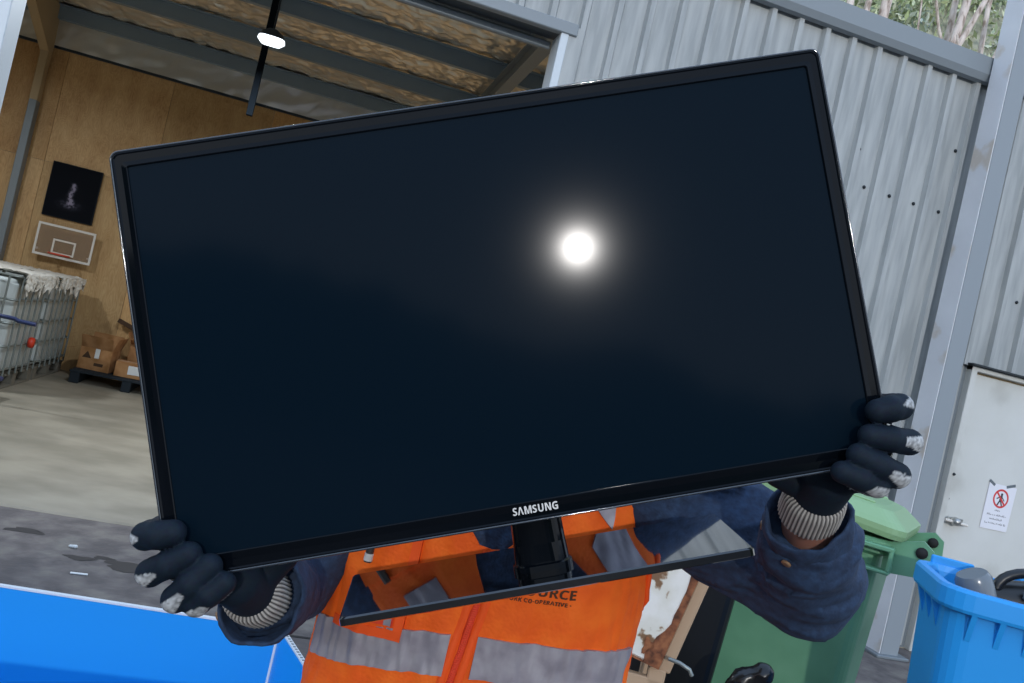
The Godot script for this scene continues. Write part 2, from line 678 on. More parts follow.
func build_shed() -> void:
	# back wall of plywood sheets
	var w := thing("wall_back", "plywood-lined back wall of the shed", "wall", Vector3.ZERO, 0, "", "structure")
	put(w, "frame_wall", box_mesh(Vector3(12.4, 4.3, 0.15)), M.steel_grey, at(Vector3(1.0, 2.15, BACK - 0.095)))
	var variants := []
	for v in 4:
		var m: StandardMaterial3D = M.plywood.duplicate()
		m.resource_name = "plywood_sheet"
		m.albedo_color = [Color.WHITE, Color(0.95, 0.93, 0.9), Color(1.0, 0.97, 0.92), Color(0.92, 0.92, 0.9)][v]
		m.uv1_offset = Vector3(0.23 * v, 0.31 * v, 0)
		variants.append(m)
	var sheet_hi := ply_sheet(1.196, 2.394)
	var sheet_lo := ply_sheet(1.196, 1.34)
	var i := 0
	for cx in range(-5, 6):
		var x := -0.19 + 1.2 * cx
		if x - 0.6 < -5.25 or x + 0.6 > 7.1:
			continue
		put(w, "plywood_sheet", sheet_hi, variants[(i * 3) % 4], at(Vector3(x, 1.2, BACK)))
		put(w, "plywood_sheet", sheet_lo, variants[(i * 3 + 1) % 4], at(Vector3(x, 3.07, BACK)))
		i += 1
	put(w, "top_batten", box_mesh(Vector3(12.3, 0.035, 0.03)), M.steel_dark, at(Vector3(1.0, 3.735, BACK + 0.01)))
	# white patch of paper beside the picture
	# side walls
	for s in [[-5.3, "left"], [7.3, "right"]]:
		var sw := thing("wall_" + s[1], "plywood side wall of the shed on its %s" % ("roller door side" if s[1] == "left" else "white door side"), "wall", Vector3.ZERO, 0, "", "structure")
		put(sw, "panel", box_mesh(Vector3(0.12, 4.3, 6.2)), M.timber_pale, at(Vector3(s[0], 2.15, WALL - 3.1)))
	# ceiling: foil blanket over purlins, roof sheet above
	var c := thing("ceiling", "silver foil insulated ceiling on grey steel purlins", "ceiling", Vector3.ZERO, 0, "", "structure")
	put(c, "roof_sheet", box_mesh(Vector3(12.7, 0.05, 5.75)), M.steel_grey, at(Vector3(1.0, 4.36, WALL - 3.42)))
	put(c, "roof_apron", box_mesh(Vector3(12.7, 0.03, 0.62)), M.steel_grey, Transform3D(Basis(Vector3.RIGHT, 0.27), Vector3(1.0, 4.285, WALL - 0.3)))
	var zs := [-5.75, -7.0, -8.3, -9.65, -11.05]
	var nz := noise(1.0, 4, 101)
	var ridge := noise(1.0, 3, 102)
	var st := new_st()
	add_grid(st, 460, 250, func(u: float, v: float) -> Vector3:
		var x := -5.0 + 11.8 * u
		var z := -5.3 - 5.88 * v
		var near := 9.0
		for q in zs:
			near = minf(near, absf(z - q))
		var sag := 0.05 * (1.0 - exp(-near * near / 0.05))
		var quilt := 0.012 * absf(sin(x * 14.0)) + 0.010 * absf(sin(z * 16.0))
		var wr := 0.06 * absf(ridge.get_noise_2d(x * 1.8, z * 6.0)) + 0.03 * absf(nz.get_noise_2d(x * 5.0, z * 9.0))
		return Vector3(x, 4.23 - sag + quilt - wr, z))
	put(c, "foil_blanket", done(st), M.foil)
	for z in zs:
		var p := new_st()
		for b in [[Vector3(0, 4.115, 0), Vector3(12.0, 0.15, 0.004)], [Vector3(0, 4.19, 0.035), Vector3(12.0, 0.004, 0.07)], [Vector3(0, 4.04, -0.035), Vector3(12.0, 0.004, 0.07)], [Vector3(0, 4.05, -0.07), Vector3(12.0, 0.02, 0.004)]]:
			add_box(p, b[0], b[1])
		put(c, "purlin", done(p), M.purlin, at(Vector3(0.9, 0, z)))
	put(c, "foil_drop", foil_drop(), M.foil)
	# rafters run front to back under the purlins
	for x in [1.42, 4.6]:
		var p := new_st()
		add_box(p, Vector3(x, 3.94, -8.3), Vector3(0.012, 0.18, 5.6))
		add_box(p, Vector3(x, 4.03, -8.3), Vector3(0.11, 0.012, 5.6))
		add_box(p, Vector3(x, 3.85, -8.3), Vector3(0.11, 0.012, 5.6))
		put(c, "rafter", done(p), M.steel_grey)
	var brace := new_st()
	add_box(brace, Vector3(0, 0, 0), Vector3(0.03, 0.012, 1.5))
	add_box(brace, Vector3(0, 0.05, 0), Vector3(0.012, 0.1, 1.5))
	# column with a haunch against the back wall
	var col := thing("column", "grey steel column with tan haunch against the plywood wall", "column", Vector3(-3.41, 0, BACK + 0.09), 0, "", "structure")
	put(col, "shaft", box_mesh(Vector3(0.085, 3.1, 0.14), 0.006), M.steel_grey, at(Vector3(0, 1.55, 0)))
	put(col, "shaft_head", box_mesh(Vector3(0.09, 0.64, 0.145), 0.006), M.timber_pale, at(Vector3(0, 3.36, 0)), "pale upper part of the column")
	var hb := new_st()
	var pts := PackedVector2Array([Vector2(-0.06, 3.62), Vector2(0.06, 3.62), Vector2(1.0, 4.02), Vector2(1.0, 4.2), Vector2(-0.06, 4.2)])
	add_extrude(hb, pts, -0.05, 0.05)
	put(col, "haunch", done(hb), M.timber_pale, Transform3D(Basis(Vector3(0, 0, 1), Vector3.UP, Vector3(-1, 0, 0)), Vector3.ZERO))

# foil turned down the wall above the plywood
func foil_drop() -> ArrayMesh:
	var n := noise(1.0, 3, 104)
	var st := new_st()
	add_grid(st, 200, 8, func(u: float, v: float) -> Vector3:
		var x := -5.0 + 11.8 * u
		return Vector3(x, lerpf(3.745, 4.2, v), BACK + 0.03 + 0.05 * v + 0.03 * absf(n.get_noise_2d(x * 3.0, v * 3.0))))
	return done(st)

func ply_sheet(w: float, h: float) -> ArrayMesh:
	var st := new_st()
	var a := Vector3(-w / 2, -h / 2, 0)
	quad_uv(st, a, a + Vector3(w, 0, 0), a + Vector3(w, h, 0), a + Vector3(0, h, 0))
	for e in [[Vector3(-w / 2, -h / 2, 0), Vector3(-w / 2, h / 2, 0)], [Vector3(w / 2, h / 2, 0), Vector3(w / 2, -h / 2, 0)], [Vector3(-w / 2, h / 2, 0), Vector3(w / 2, h / 2, 0)], [Vector3(w / 2, -h / 2, 0), Vector3(-w / 2, -h / 2, 0)]]:
		var d := Vector3(0, 0, -0.016)
		quad_uv(st, e[0] + d, e[0], e[1], e[1] + d)
	return done(st)

# one sheet of ribbed steel cladding
func cladding_sheet(w: float, y0: float, y1: float, ribs: int) -> ArrayMesh:
	var st := new_st()
	var xs := [Vector2(0, 0)]
	var pitch := w / ribs
	for k in ribs:
		var c := pitch * (k + 0.5)
		for e in [[-0.031, 0.0], [-0.017, 0.034], [0.017, 0.034], [0.031, 0.0]]:
			xs.append(Vector2(c + e[0], e[1]))
	xs.append(Vector2(w, 0))
	for i in xs.size() - 1:
		var a: Vector2 = xs[i]
		var b: Vector2 = xs[i + 1]
		quad(st, Vector3(a.x, y0, a.y), Vector3(b.x, y0, b.y), Vector3(b.x, y1, b.y), Vector3(a.x, y1, a.y))
		quad(st, Vector3(b.x, y0, b.y - 0.002), Vector3(a.x, y0, a.y - 0.002), Vector3(a.x, y1, a.y - 0.002), Vector3(b.x, y1, b.y - 0.002))
		quad(st, Vector3(a.x, y0, a.y - 0.002), Vector3(b.x, y0, b.y - 0.002), Vector3(b.x, y0, b.y), Vector3(a.x, y0, a.y))
	return done(st)

func build_facade() -> void:
	var w := thing("wall_front", "grey ribbed steel front wall of the shed", "wall", Vector3.ZERO, 0, "", "structure")
	# solid wall behind the sheets, open at the roller door and the white door
	for b in [[-5.4, -1.82, 0.0, 4.2], [-1.82, 1.24, 3.5, 4.2], [1.24, 4.66, 0.0, 4.2], [4.66, 5.6, 2.07, 4.2], [5.6, 8.6, 0.0, 4.2]]:
		put(w, "inner_lining", box_mesh(Vector3(b[1] - b[0], b[3] - b[2], 0.1)), M.steel_grey, at(Vector3((b[0] + b[1]) / 2, (b[2] + b[3]) / 2, WALL - 0.055)))
	var full := cladding_sheet(0.828, 0.02, 4.15, 4)
	var above_door := cladding_sheet(0.828, 2.085, 4.15, 4)
	var above_open := cladding_sheet(0.828, 3.49, 4.15, 4)
	var screws := [[3.502, 3.09], [3.712, 3.084], [4.129, 3.081], [3.4, 3.331], [4.155, 3.531], [2.323, 3.704], [3.915, 3.083], [3.30, 3.09], [4.95, 2.62], [5.16, 2.62]]
	for i in 9:
		var x := 1.197 + 0.828 * i
		put(w, "cladding_sheet", above_door if i in [4, 5] else full, M.cladding, at(Vector3(x, 0, WALL)))
	put(w, "cladding_sheet", cladding_sheet(0.12, 0.02, 2.085, 1), M.cladding, at(Vector3(4.509, 0, WALL)))
	put(w, "cladding_sheet", cladding_sheet(0.5, 0.02, 2.085, 3), M.cladding, at(Vector3(5.665, 0, WALL)))
	for i in 4:
		put(w, "cladding_sheet", above_open, M.cladding, at(Vector3(1.197 - 0.828 * (i + 1), 0, WALL)))
	for i in 3:
		put(w, "cladding_sheet", full, M.cladding, at(Vector3(-2.115 - 0.828 * (i + 1), 0, WALL)))
	var sc := new_st()
	add_lathe(sc, [[0.0, 0.0], [0.013, 0.0], [0.013, 0.004], [0.008, 0.006], [0.007, 0.011], [0.0, 0.012]], 8, Transform3D(Basis(Vector3.RIGHT, PI / 2), Vector3.ZERO))
	var scm := done(sc)
	for s in screws:
		put(w, "screw", scm, M.screw, at(Vector3(s[0], s[1], WALL + 0.002)))
	# capping along the roof edge
	var cap := thing("trim_1", "grey folded steel capping along the roof edge", "trim", Vector3.ZERO, 0, "", "structure")
	var st := new_st()
	var prof := PackedVector2Array([Vector2(-0.12, 4.235), Vector2(0.04, 4.225), Vector2(0.085, 4.205), Vector2(0.085, 4.085), Vector2(0.065, 4.04), Vector2(0.03, 4.03), Vector2(0.03, 4.04), Vector2(0.06, 4.05), Vector2(0.075, 4.09), Vector2(0.075, 4.195), Vector2(0.035, 4.21), Vector2(-0.12, 4.22)])
	add_extrude(st, prof, -8.7, 5.5)
	put(cap, "folded_edge", done(st), M.capping, Transform3D(Basis(Vector3(0, 0, 1), Vector3.UP, Vector3(-1, 0, 0)), Vector3(0, 0, WALL)))
	# roller door opening: jambs, lintel flashing, rolled curtain
	var tr := thing("trim_2", "pale steel jambs and grey lintel flashing around the open roller doorway", "trim", Vector3.ZERO, 0, "", "structure")
	put(tr, "jamb", box_mesh(Vector3(0.05, 3.49, 0.2), 0.004), M.jamb_white, at(Vector3(1.195, 1.745, WALL - 0.06)))
	put(tr, "jamb_flange", box_mesh(Vector3(0.1, 3.49, 0.03), 0.004), M.cladding, at(Vector3(1.265, 1.745, WALL + 0.02)))
	put(tr, "jamb", box_mesh(Vector3(0.09, 3.49, 0.2), 0.004), M.jamb_white, at(Vector3(-1.815, 1.745, WALL - 0.06)))
	put(tr, "lintel_flashing", box_mesh(Vector3(3.12, 0.075, 0.06), 0.006), M.capping, at(Vector3(-0.29, 3.465, WALL + 0.02)))
	put(tr, "lintel_underside", box_mesh(Vector3(3.0, 0.02, 0.12)), M.steel_dark, at(Vector3(-0.3, 3.44, WALL - 0.07)))
	put(tr, "curtain_rail", box_mesh(Vector3(2.92, 0.05, 0.045), 0.008), M.steel_grey, at(Vector3(-0.3, 3.395, WALL - 0.16)))
	var roll := new_st()
	var ring := []
	for k in 40:
		var t := TAU * k / 40
		ring.append(Vector2(cos(t), sin(t)) * (0.24 + 0.006 * (k % 2)))
	add_extrude(roll, PackedVector2Array(ring), -1.6, 1.05)
	put(tr, "curtain_roll", done(roll), M.steel_dark, Transform3D(Basis(Vector3(0, 0, -1), Vector3.UP, Vector3(1, 0, 0)), Vector3(0, 3.72, WALL - 0.36)))

func build_door() -> void:
	var d := thing("door_1", "white flush steel door with sliding bolt in the ribbed wall", "door", Vector3(4.70, 0, WALL), 0, "", "structure")
	put(d, "leaf", box_mesh(Vector3(0.86, 2.02, 0.045), 0.004), M.white_paint, at(Vector3(0.47, 1.03, -0.02)))
	for x in [-0.015, 0.965]:
		put(d, "frame_post", box_mesh(Vector3(0.05, 2.09, 0.1), 0.004), M.white_paint, at(Vector3(x, 1.045, 0.0)))
	put(d, "frame_head", box_mesh(Vector3(1.03, 0.035, 0.1), 0.004), M.white_paint, at(Vector3(0.475, 2.072, 0.0)))
	put(d, "drip_cap", box_mesh(Vector3(1.1, 0.012, 0.12)), M.screw, at(Vector3(0.475, 2.096, 0.03)))
	# sliding bolt
	var b := new_st()
	add_box(b, Vector3(0.10, 0, 0.012), Vector3(0.14, 0.05, 0.008), 0.002)
	var bolt := put(d, "bolt", done(b), M.zinc, at(Vector3(0.02, 0.97, 0.01)))
	var k := new_st()
	add_lathe(k, [[0.0, 0.0], [0.03, 0.0], [0.032, 0.02], [0.024, 0.05], [0.0, 0.056]], 14, Transform3D(Basis(Vector3.RIGHT, PI / 2), Vector3(0.09, 0, 0.014)))
	put(bolt, "knob", done(k), M.zinc)
	put(bolt, "shaft", tube_mesh([Vector3(0.0, 0.0, 0.03), Vector3(0.2, -0.012, 0.03)], 0.011, 8), M.line_white)
	for p in [Vector3(0.03, 1.12, 0.01), Vector3(0.0, 1.30, 0.05)]:
		var s := new_st()
		add_lathe(s, [[0.0, 0.0], [0.012, 0.0], [0.009, 0.01], [0.0, 0.012]], 8, Transform3D(Basis(Vector3.RIGHT, PI / 2), Vector3.ZERO))
		put(d, "bolt_head", done(s), M.screw, at(p))
	# paper notice
	var n := thing("paper_sign", "white paper notice with red no-entry-for-people ring on the white door", "sign", Vector3(5.187, 1.131, WALL + 0.005))
	var im := notice_image()
	var pm := mat("notice_print", Color.WHITE, 0.7)
	pm.albedo_texture = ImageTexture.create_from_image(im)
	var st := new_st()
	quad_uv(st, Vector3(-0.126, -0.168, 0.002), Vector3(0.116, -0.168, 0.002), Vector3(0.126, 0.165, 0.003), Vector3(-0.124, 0.168, 0.003))
	quad_uv(st, Vector3(0.116, -0.168, 0.0), Vector3(-0.126, -0.168, 0.0), Vector3(-0.124, 0.168, 0.0), Vector3(0.126, 0.165, 0.0))
	put(n, "sheet", done(st), pm)
	put(n, "tape", box_mesh(Vector3(0.08, 0.02, 0.002)), M.clear_grey, Transform3D(Basis(Vector3.BACK, 0.3), Vector3(0.07, 0.17, 0.003)))
	put(n, "tape", box_mesh(Vector3(0.06, 0.02, 0.002)), M.clear_grey, Transform3D(Basis(Vector3.BACK, -0.5), Vector3(-0.1, 0.17, 0.003)))

func notice_image() -> Image:
	var im := Image.create(192, 256, false, Image.FORMAT_RGB8)
	im.fill(Color("e4e4ea"))
	var red := Color("cf3a3c")
	var dark := Color("3c3a40")
	var c := Vector2(98, 76)
	for y in 256:
		for x in 192:
			var p := Vector2(x, y)
			var r := (p - c).length()
			# walking figure
			var fig := minf((p - (c + Vector2(2, -24))).length() - 8.0, seg_d(p, c + Vector2(2, -14), c + Vector2(-2, 10)) - 8.0)
			fig = minf(fig, seg_d(p, c + Vector2(-2, 8), c + Vector2(-18, 40)) - 4.5)
			fig = minf(fig, seg_d(p, c + Vector2(0, 8), c + Vector2(14, 38)) - 4.5)
			fig = minf(fig, seg_d(p, c + Vector2(-2, -12), c + Vector2(-26, 2)) - 3.5)
			fig = minf(fig, seg_d(p, c + Vector2(4, -12), c + Vector2(24, 8)) - 3.5)
			if fig < 0.0 and r < 46.0:
				im.set_pixel(x, y, dark)
			if absf(r - 48.0) < 5.5 or (r < 50.0 and seg_d(p, c + Vector2(-34, -34), c + Vector2(34, 34)) < 5.0):
				im.set_pixel(x, y, red)
	# four lines of small dark print
	var q := RandomNumberGenerator.new()
	q.seed = 5
	for row in 4:
		var y: int = [150, 176, 200, 224][row]
		var x: int = [76, 28, 52, 24][row]
		var x1: int = [112, 166, 138, 172][row]
		while x < x1:
			var wd := q.randi_range(3, 8)
			var h := q.randi_range(5, 11)
			im.fill_rect(Rect2i(x, y - h, 2, h), dark)
			im.fill_rect(Rect2i(x, y - q.randi_range(1, 6), wd - 1, 2), dark)
			x += wd + (6 if q.randf() < 0.18 else 1)
	return im

func seg_d(p: Vector2, a: Vector2, b: Vector2) -> float:
	return (p - Geometry2D.get_closest_point_to_segment(p, a, b)).length()

func build_post() -> void:
	var p := thing("column", "tall weathered grey steel post standing before the ribbed wall", "post", Vector3(4.30, 0, -4.93), 0, "", "structure")
	var st := new_st()
	add_box(st, Vector3(0, 2.75, 0), Vector3(0.15, 5.5, 0.17), 0.008)
	put(p, "post", done(st), M.steel_post)
	put(p, "lit_side_strip", box_mesh(Vector3(0.006, 5.5, 0.175), 0.001), M.post_lit_side, at(Vector3(-0.08, 2.75, 0)), "stained side of the post coloured paler to look lit")  # strip carries the brightness of the sky-lit left face as colour
	put(p, "base_plate", box_mesh(Vector3(0.26, 0.02, 0.26), 0.004), M.steel_grey, at(Vector3(0, 0.01, 0)))

# ------------------------------------------------------------------ inside the shed
func build_interior_things() -> void:
	# lamps under the purlins; the last two are added, unseen, to brighten the shed
	var lm := mat("lamp_glow", Color("f4f7ff"), 0.4)
	lm.emission_enabled = true
	lm.emission = Color(0.93, 0.97, 1.0)
	lm.emission_energy_multiplier = 2.2
	var st := new_st()
	for L in [[Vector3(-0.64, 3.385, -7.0), "lit white oval lamp hanging under the foil ceiling"], [Vector3(2.9, 3.5, -8.2), "added fill lamp under the ceiling, unseen behind the television"], [Vector3(-3.9, 3.5, -7.6), "added unseen fill lamp under the ceiling past the doorway's pale jamb"]]:
		ceiling_lamp(L[0], L[1], lm)
	# steel dropper beside the lamp
	var bar := thing("hanging_bar", "dark steel bar hanging down from the ceiling behind the lamp", "bar", Vector3(-0.76, 2.945, -7.9))
	put(bar, "shaft", box_mesh(Vector3(0.055, 1.22, 0.05), 0.004), M.bar_dark, at(Vector3(0.0, 0.61, 0)))
	put(bar, "ceiling_bracket", box_mesh(Vector3(0.12, 0.05, 0.1), 0.004), M.bar_dark, at(Vector3(0, 1.2, 0)))
	# picture
	var pic := thing("picture", "black framed picture with pale figure on the plywood wall", "picture", Vector3(-2.808, 2.1, BACK + 0.02))
	put(pic, "canvas", box_mesh(Vector3(0.555, 0.65, 0.03), 0.004), M.pallet_dark)
	var pim := picture_image()
	var pm := mat("picture_print", Color.WHITE, 0.7, 0.0, 0.2)
	pm.albedo_texture = ImageTexture.create_from_image(pim)
	st = new_st()
	quad_uv(st, Vector3(-0.27, -0.317, 0.016), Vector3(0.27, -0.317, 0.016), Vector3(0.27, 0.317, 0.016), Vector3(-0.27, 0.317, 0.016))
	put(pic, "print", done(st), pm)
	# basketball backboard
	var bb := thing("basketball_backboard", "small clear basketball backboard with white border and red hoop", "backboard", Vector3(-2.745, 1.495, -11.08))
	put(bb, "panel", box_mesh(Vector3(0.63, 0.38, 0.012)), M.board_clear)
	for b in [[Vector3(0, 0.18, 0.008), Vector3(0.63, 0.026, 0.006)], [Vector3(0, -0.18, 0.008), Vector3(0.63, 0.026, 0.006)], [Vector3(-0.304, 0, 0.008), Vector3(0.024, 0.334, 0.006)], [Vector3(0.304, 0, 0.008), Vector3(0.024, 0.334, 0.006)]]:
		put(bb, "border_strip", box_mesh(b[1]), M.line_white, at(b[0]))
	for b in [[Vector3(0, 0.02, 0.008), Vector3(0.25, 0.02, 0.005)], [Vector3(0, -0.135, 0.008), Vector3(0.25, 0.02, 0.005)], [Vector3(-0.115, -0.058, 0.008), Vector3(0.02, 0.135, 0.005)], [Vector3(0.115, -0.058, 0.008), Vector3(0.02, 0.135, 0.005)]]:
		put(bb, "target_strip", box_mesh(b[1]), M.line_white, at(b[0]))
	var hoop := []
	for k in 24:
		var t := TAU * k / 24
		hoop.append(Vector3(cos(t) * 0.115, -0.145, 0.135 + sin(t) * 0.115))
	put(bb, "hoop", tube_mesh(hoop, 0.009, 8, true), M.hoop_red)
	for sx in [-0.28, 0.28]:
		put(bb, "spacer", tube_mesh([Vector3(sx, -0.12, -0.115), Vector3(sx, -0.12, 0)], 0.015, 8), M.line_white)
	# small white paper higher on the wall
	tagged_piece("wall_paper_note", box_mesh(Vector3(0.13, 0.1, 0.004)), M.paper_white, at(Vector3(-1.94, 2.86, BACK + 0.004)), "small white paper note pinned high on the plywood wall", "paper")
	# containers
	ibc(Vector3(-2.93, 0.012, -10.42), "white liquid container in wire cage farthest inside the shed, beside the cardboard boxes", false)
	ibc(Vector3(-2.93, 0.012, -9.25), "white liquid container in wire cage with red cap, nearest the doorway", true)
	sheeting(Vector3(-2.93, 1.118, -10.42), 3, "crumpled white plastic sheet draped over the farther caged container")
	sheeting(Vector3(-2.93, 1.118, -9.25), 4, "crumpled white plastic sheet draped over the nearer caged container")
	trolley()
	# pallet with boxes
	var pal := thing("plastic_pallet", "dark plastic pallet under the cardboard boxes against the wall", "pallet", Vector3(-1.62, 0.012, -10.72), 0.03)
	for k in 7:
		put(pal, "deck_board", box_mesh(Vector3(1.2, 0.022, 0.09), 0.004), M.pallet_dark, at(Vector3(0, 0.13, -0.39 + 0.13 * k)))
	for x in [-0.54, 0.0, 0.54]:
		put(pal, "runner", box_mesh(Vector3(0.1, 0.118, 0.87), 0.006), M.pallet_dark, at(Vector3(x, 0.06, 0)))
	var y := 0.1545
	carton(Vector3(-2.02, y, -10.72), Vector3(0.34, 0.25, 0.34), -0.08, [0.5, -0.5, 1.9, 0.3], "open cardboard carton with dark print on the pallet, next to the caged containers", true)
	carton(Vector3(-1.62, y, -10.62), Vector3(0.36, 0.17, 0.3), 0.05, [], "low closed cardboard carton with white label at the pallet's front edge", false)
	carton(Vector3(-1.55, y, -10.98), Vector3(0.4, 0.36, 0.28), 0.04, [1.1, 0.6, 0.4, 1.2], "taller open cardboard carton standing behind the labelled carton", false)
	tagged_piece("timber_offcut", box_mesh(Vector3(0.26, 0.05, 0.045), 0.003), M.card_print, Transform3D(Basis(Vector3.BACK, -0.33), Vector3(-1.86, 0.70, -11.1)), "dark short bar fixed to plywood above the cartons", "bar")

func ceiling_lamp(p: Vector3, label: String, lm: Material) -> void:
	var lamp := thing("ceiling_light", label, "lamp", p, 0.0, "shed ceiling lamps")
	var st := new_st()
	add_loft_y(st, [[0.075, 0.05, 0.04, -0.03, 0], [0.105, 0.075, 0.06, 0.0, 0], [0.10, 0.07, 0.06, 0.02, 0]], true, true, 5, 0)
	put(lamp, "diffuser", done(st), lm)
	put(lamp, "housing", loft_y([[0.10, 0.072, 0.06, 0.021, 0], [0.08, 0.05, 0.04, 0.06, 0], [0.03, 0.03, 0.02, 0.09, 0]], true, true, 5), M.steel_dark)
	put(lamp, "hanger", tube_mesh([Vector3(0, 0.09, 0), Vector3(0, 4.1 - p.y, 0)], 0.008, 6), M.steel_dark)
	var om := AreaLight3D.new()
	om.name = "lamp_light"
	lamp.add_child(om)
	om.area_size = Vector2(0.2, 0.14)
	om.rotation_degrees = Vector3(-90, 0, 0)
	om.position = Vector3(0, -0.04, 0)
	om.light_color = Color(0.92, 0.96, 1.0)
	om.light_energy = 6.2
	om.shadow_enabled = true
	om.set("area_range", 20.0)

func picture_image() -> Image:
	var im := Image.create(128, 150, false, Image.FORMAT_RGB8)
	var n := noise(0.05, 4, 111)
	for y in 150:
		for x in 128:
			var u := (x - 62.0) / 128.0
			var v := y / 150.0
			var body := exp(-pow((u - 0.02 * sin(v * 20.0)) / 0.05, 2.0)) * smoothstep(0.28, 0.36, v) * (1.0 - smoothstep(0.68, 0.8, v))
			var base := exp(-pow(u / 0.17, 2.0)) * exp(-pow((v - 0.73) / 0.07, 2.0)) * 0.6
			var k := clampf((body * 1.5 + base * 1.3) * (0.7 + 0.9 * n.get_noise_2d(x * 2.0, y * 2.0)), 0.0, 1.0)
			im.set_pixel(x, y, Color("0d1017").lerp(Color("8d8698"), k))
	return im

func ibc(p: Vector3, label: String, cap: bool) -> void:
	var o := thing("caged_container", label, "container", p, 0.0, "caged liquid containers")
	put(o, "tank", loft_y([[0.42, 0.5, 0.08, 0.16, 0], [0.46, 0.53, 0.09, 0.2, 0], [0.46, 0.53, 0.09, 1.0, 0], [0.42, 0.49, 0.08, 1.05, 0]], true, true, 4), M.tank_plastic)
	put(o, "fill_lid", loft_y([[0.12, 0.12, 0.11, 1.05, 0], [0.12, 0.12, 0.11, 1.085, 0]], true, true, 5), M.pallet_dark)
	for y in [0.2, 0.42, 0.64, 0.86, 1.08]:
		var pts := []
		for q in round_rect(0.485, 0.555, 0.06, 3):
			pts.append(Vector3(q.x, y, q.y))
		put(o, "cage_hoop", tube_mesh(pts, 0.011, 6, true), M.galvanised)
	var bar := tube_mesh([Vector3(0, 0.14, 0), Vector3(0, 1.08, 0)], 0.010, 6)
	for k in 6:
		for s in [-1, 1]:
			put(o, "cage_bar", bar, M.galvanised, at(Vector3(s * 0.497, 0, -0.47 + 0.188 * k)))
	for k in 5:
		for s in [-1, 1]:
			put(o, "cage_bar", bar, M.galvanised, at(Vector3(-0.4 + 0.2 * k, 0, s * 0.567)))
	for k in 5:
		put(o, "pallet_board", box_mesh(Vector3(0.96, 0.02, 0.12), 0.003), M.pallet_grey, at(Vector3(0, 0.13, -0.49 + 0.245 * k)))
	for x in [-0.43, 0.0, 0.43]:
		for z in [-0.49, 0.0, 0.49]:
			put(o, "pallet_block", box_mesh(Vector3(0.09, 0.1, 0.12), 0.003), M.pallet_grey, at(Vector3(x, 0.07, z)))
	for x in [-0.43, 0.0, 0.43]:
		put(o, "pallet_runner", box_mesh(Vector3(0.09, 0.02, 1.1), 0.003), M.pallet_grey, at(Vector3(x, 0.01, 0)))
	if cap:
		var st := new_st()
		add_lathe(st, [[0.0, 0.0], [0.05, 0.0], [0.055, 0.02], [0.05, 0.045], [0.0, 0.05]], 14, Transform3D(Basis(Vector3.BACK, -PI / 2), Vector3(0.505, 0.44, -0.1)))
		put(o, "valve_cap", done(st), M.cap_red, Transform3D(), "bright red round cap")

# crumpled plastic sheet lying over a container's top and hanging down its side
func sheeting(p: Vector3, sd: int, label: String) -> void:
	var n := noise(1.0, 4, sd)
	var st := new_st()
	var f := func(u: float, v: float, lift: float) -> Vector3:
		var x := -0.40 + 1.22 * u
		var z := -0.5 + 1.0 * v
		var edge := 0.49 + 0.03 * n.get_noise_2d(v * 9.0, 3.0)
		var ln := 0.16 + 0.17 * n.get_noise_2d(v * 5.0, 9.0) + 0.08 * n.get_noise_2d(v * 17.0, 2.0)
		var w := 0.03 * absf(n.get_noise_2d(u * 9.0, v * 12.0)) + 0.025 * absf(n.get_noise_2d(u * 25.0, v * 22.0))
		if x < edge:
			return Vector3(x, w + lift, z)
		var t := (x - edge) / (0.82 - edge)
		return Vector3(edge + 0.03 + w + lift, 0.02 - t * maxf(ln, 0.03) + lift * 0.3, z + 0.03 * n.get_noise_2d(t * 5.0, v * 14.0))
	add_grid(st, 44, 60, func(u: float, v: float) -> Vector3: return f.call(u, 1.0 - v, 0.006))
	add_grid(st, 44, 60, func(u: float, v: float) -> Vector3: return f.call(u, v, 0.0))
	var o := put(self, numbered("plastic_sheet"), done(st), M.sheet_white, at(p))
	tag(o, label, "plastic sheet", "sheets over the containers")

func trolley() -> void:
	var o := thing("platform_trolley", "dark blue steel platform trolley at the photo's edge before the caged containers", "trolley", Vector3(-2.32, 0.012, -8.2), 0.0)
	put(o, "deck", box_mesh(Vector3(0.34, 0.04, 0.5), 0.01), M.trolley_blue, at(Vector3(-0.17, 0.17, 0)))
	put(o, "push_handle", tube_mesh([Vector3(-0.28, 0.19, 0.2), Vector3(-0.28, 0.72, 0.2), Vector3(-0.24, 0.755, 0.2), Vector3(0.1, 0.755, 0.2), Vector3(0.13, 0.742, 0.2), Vector3(0.27, 0.742, 0.21)], 0.018, 8), M.trolley_blue)
	put(o, "handle_post", tube_mesh([Vector3(-0.05, 0.19, 0.2), Vector3(-0.05, 0.755, 0.2)], 0.014, 8), M.trolley_blue)
	var st := new_st()
	add_lathe(st, [[0.02, -0.02], [0.075, -0.02], [0.075, 0.02], [0.02, 0.02]], 16, Transform3D(Basis(Vector3.BACK, PI / 2), Vector3.ZERO))
	var wh := done(st)
	for x in [-0.3, -0.06]:
		for z in [-0.19, 0.19]:
			put(o, "wheel", wh, M.rubber, at(Vector3(x, 0.075, z)))

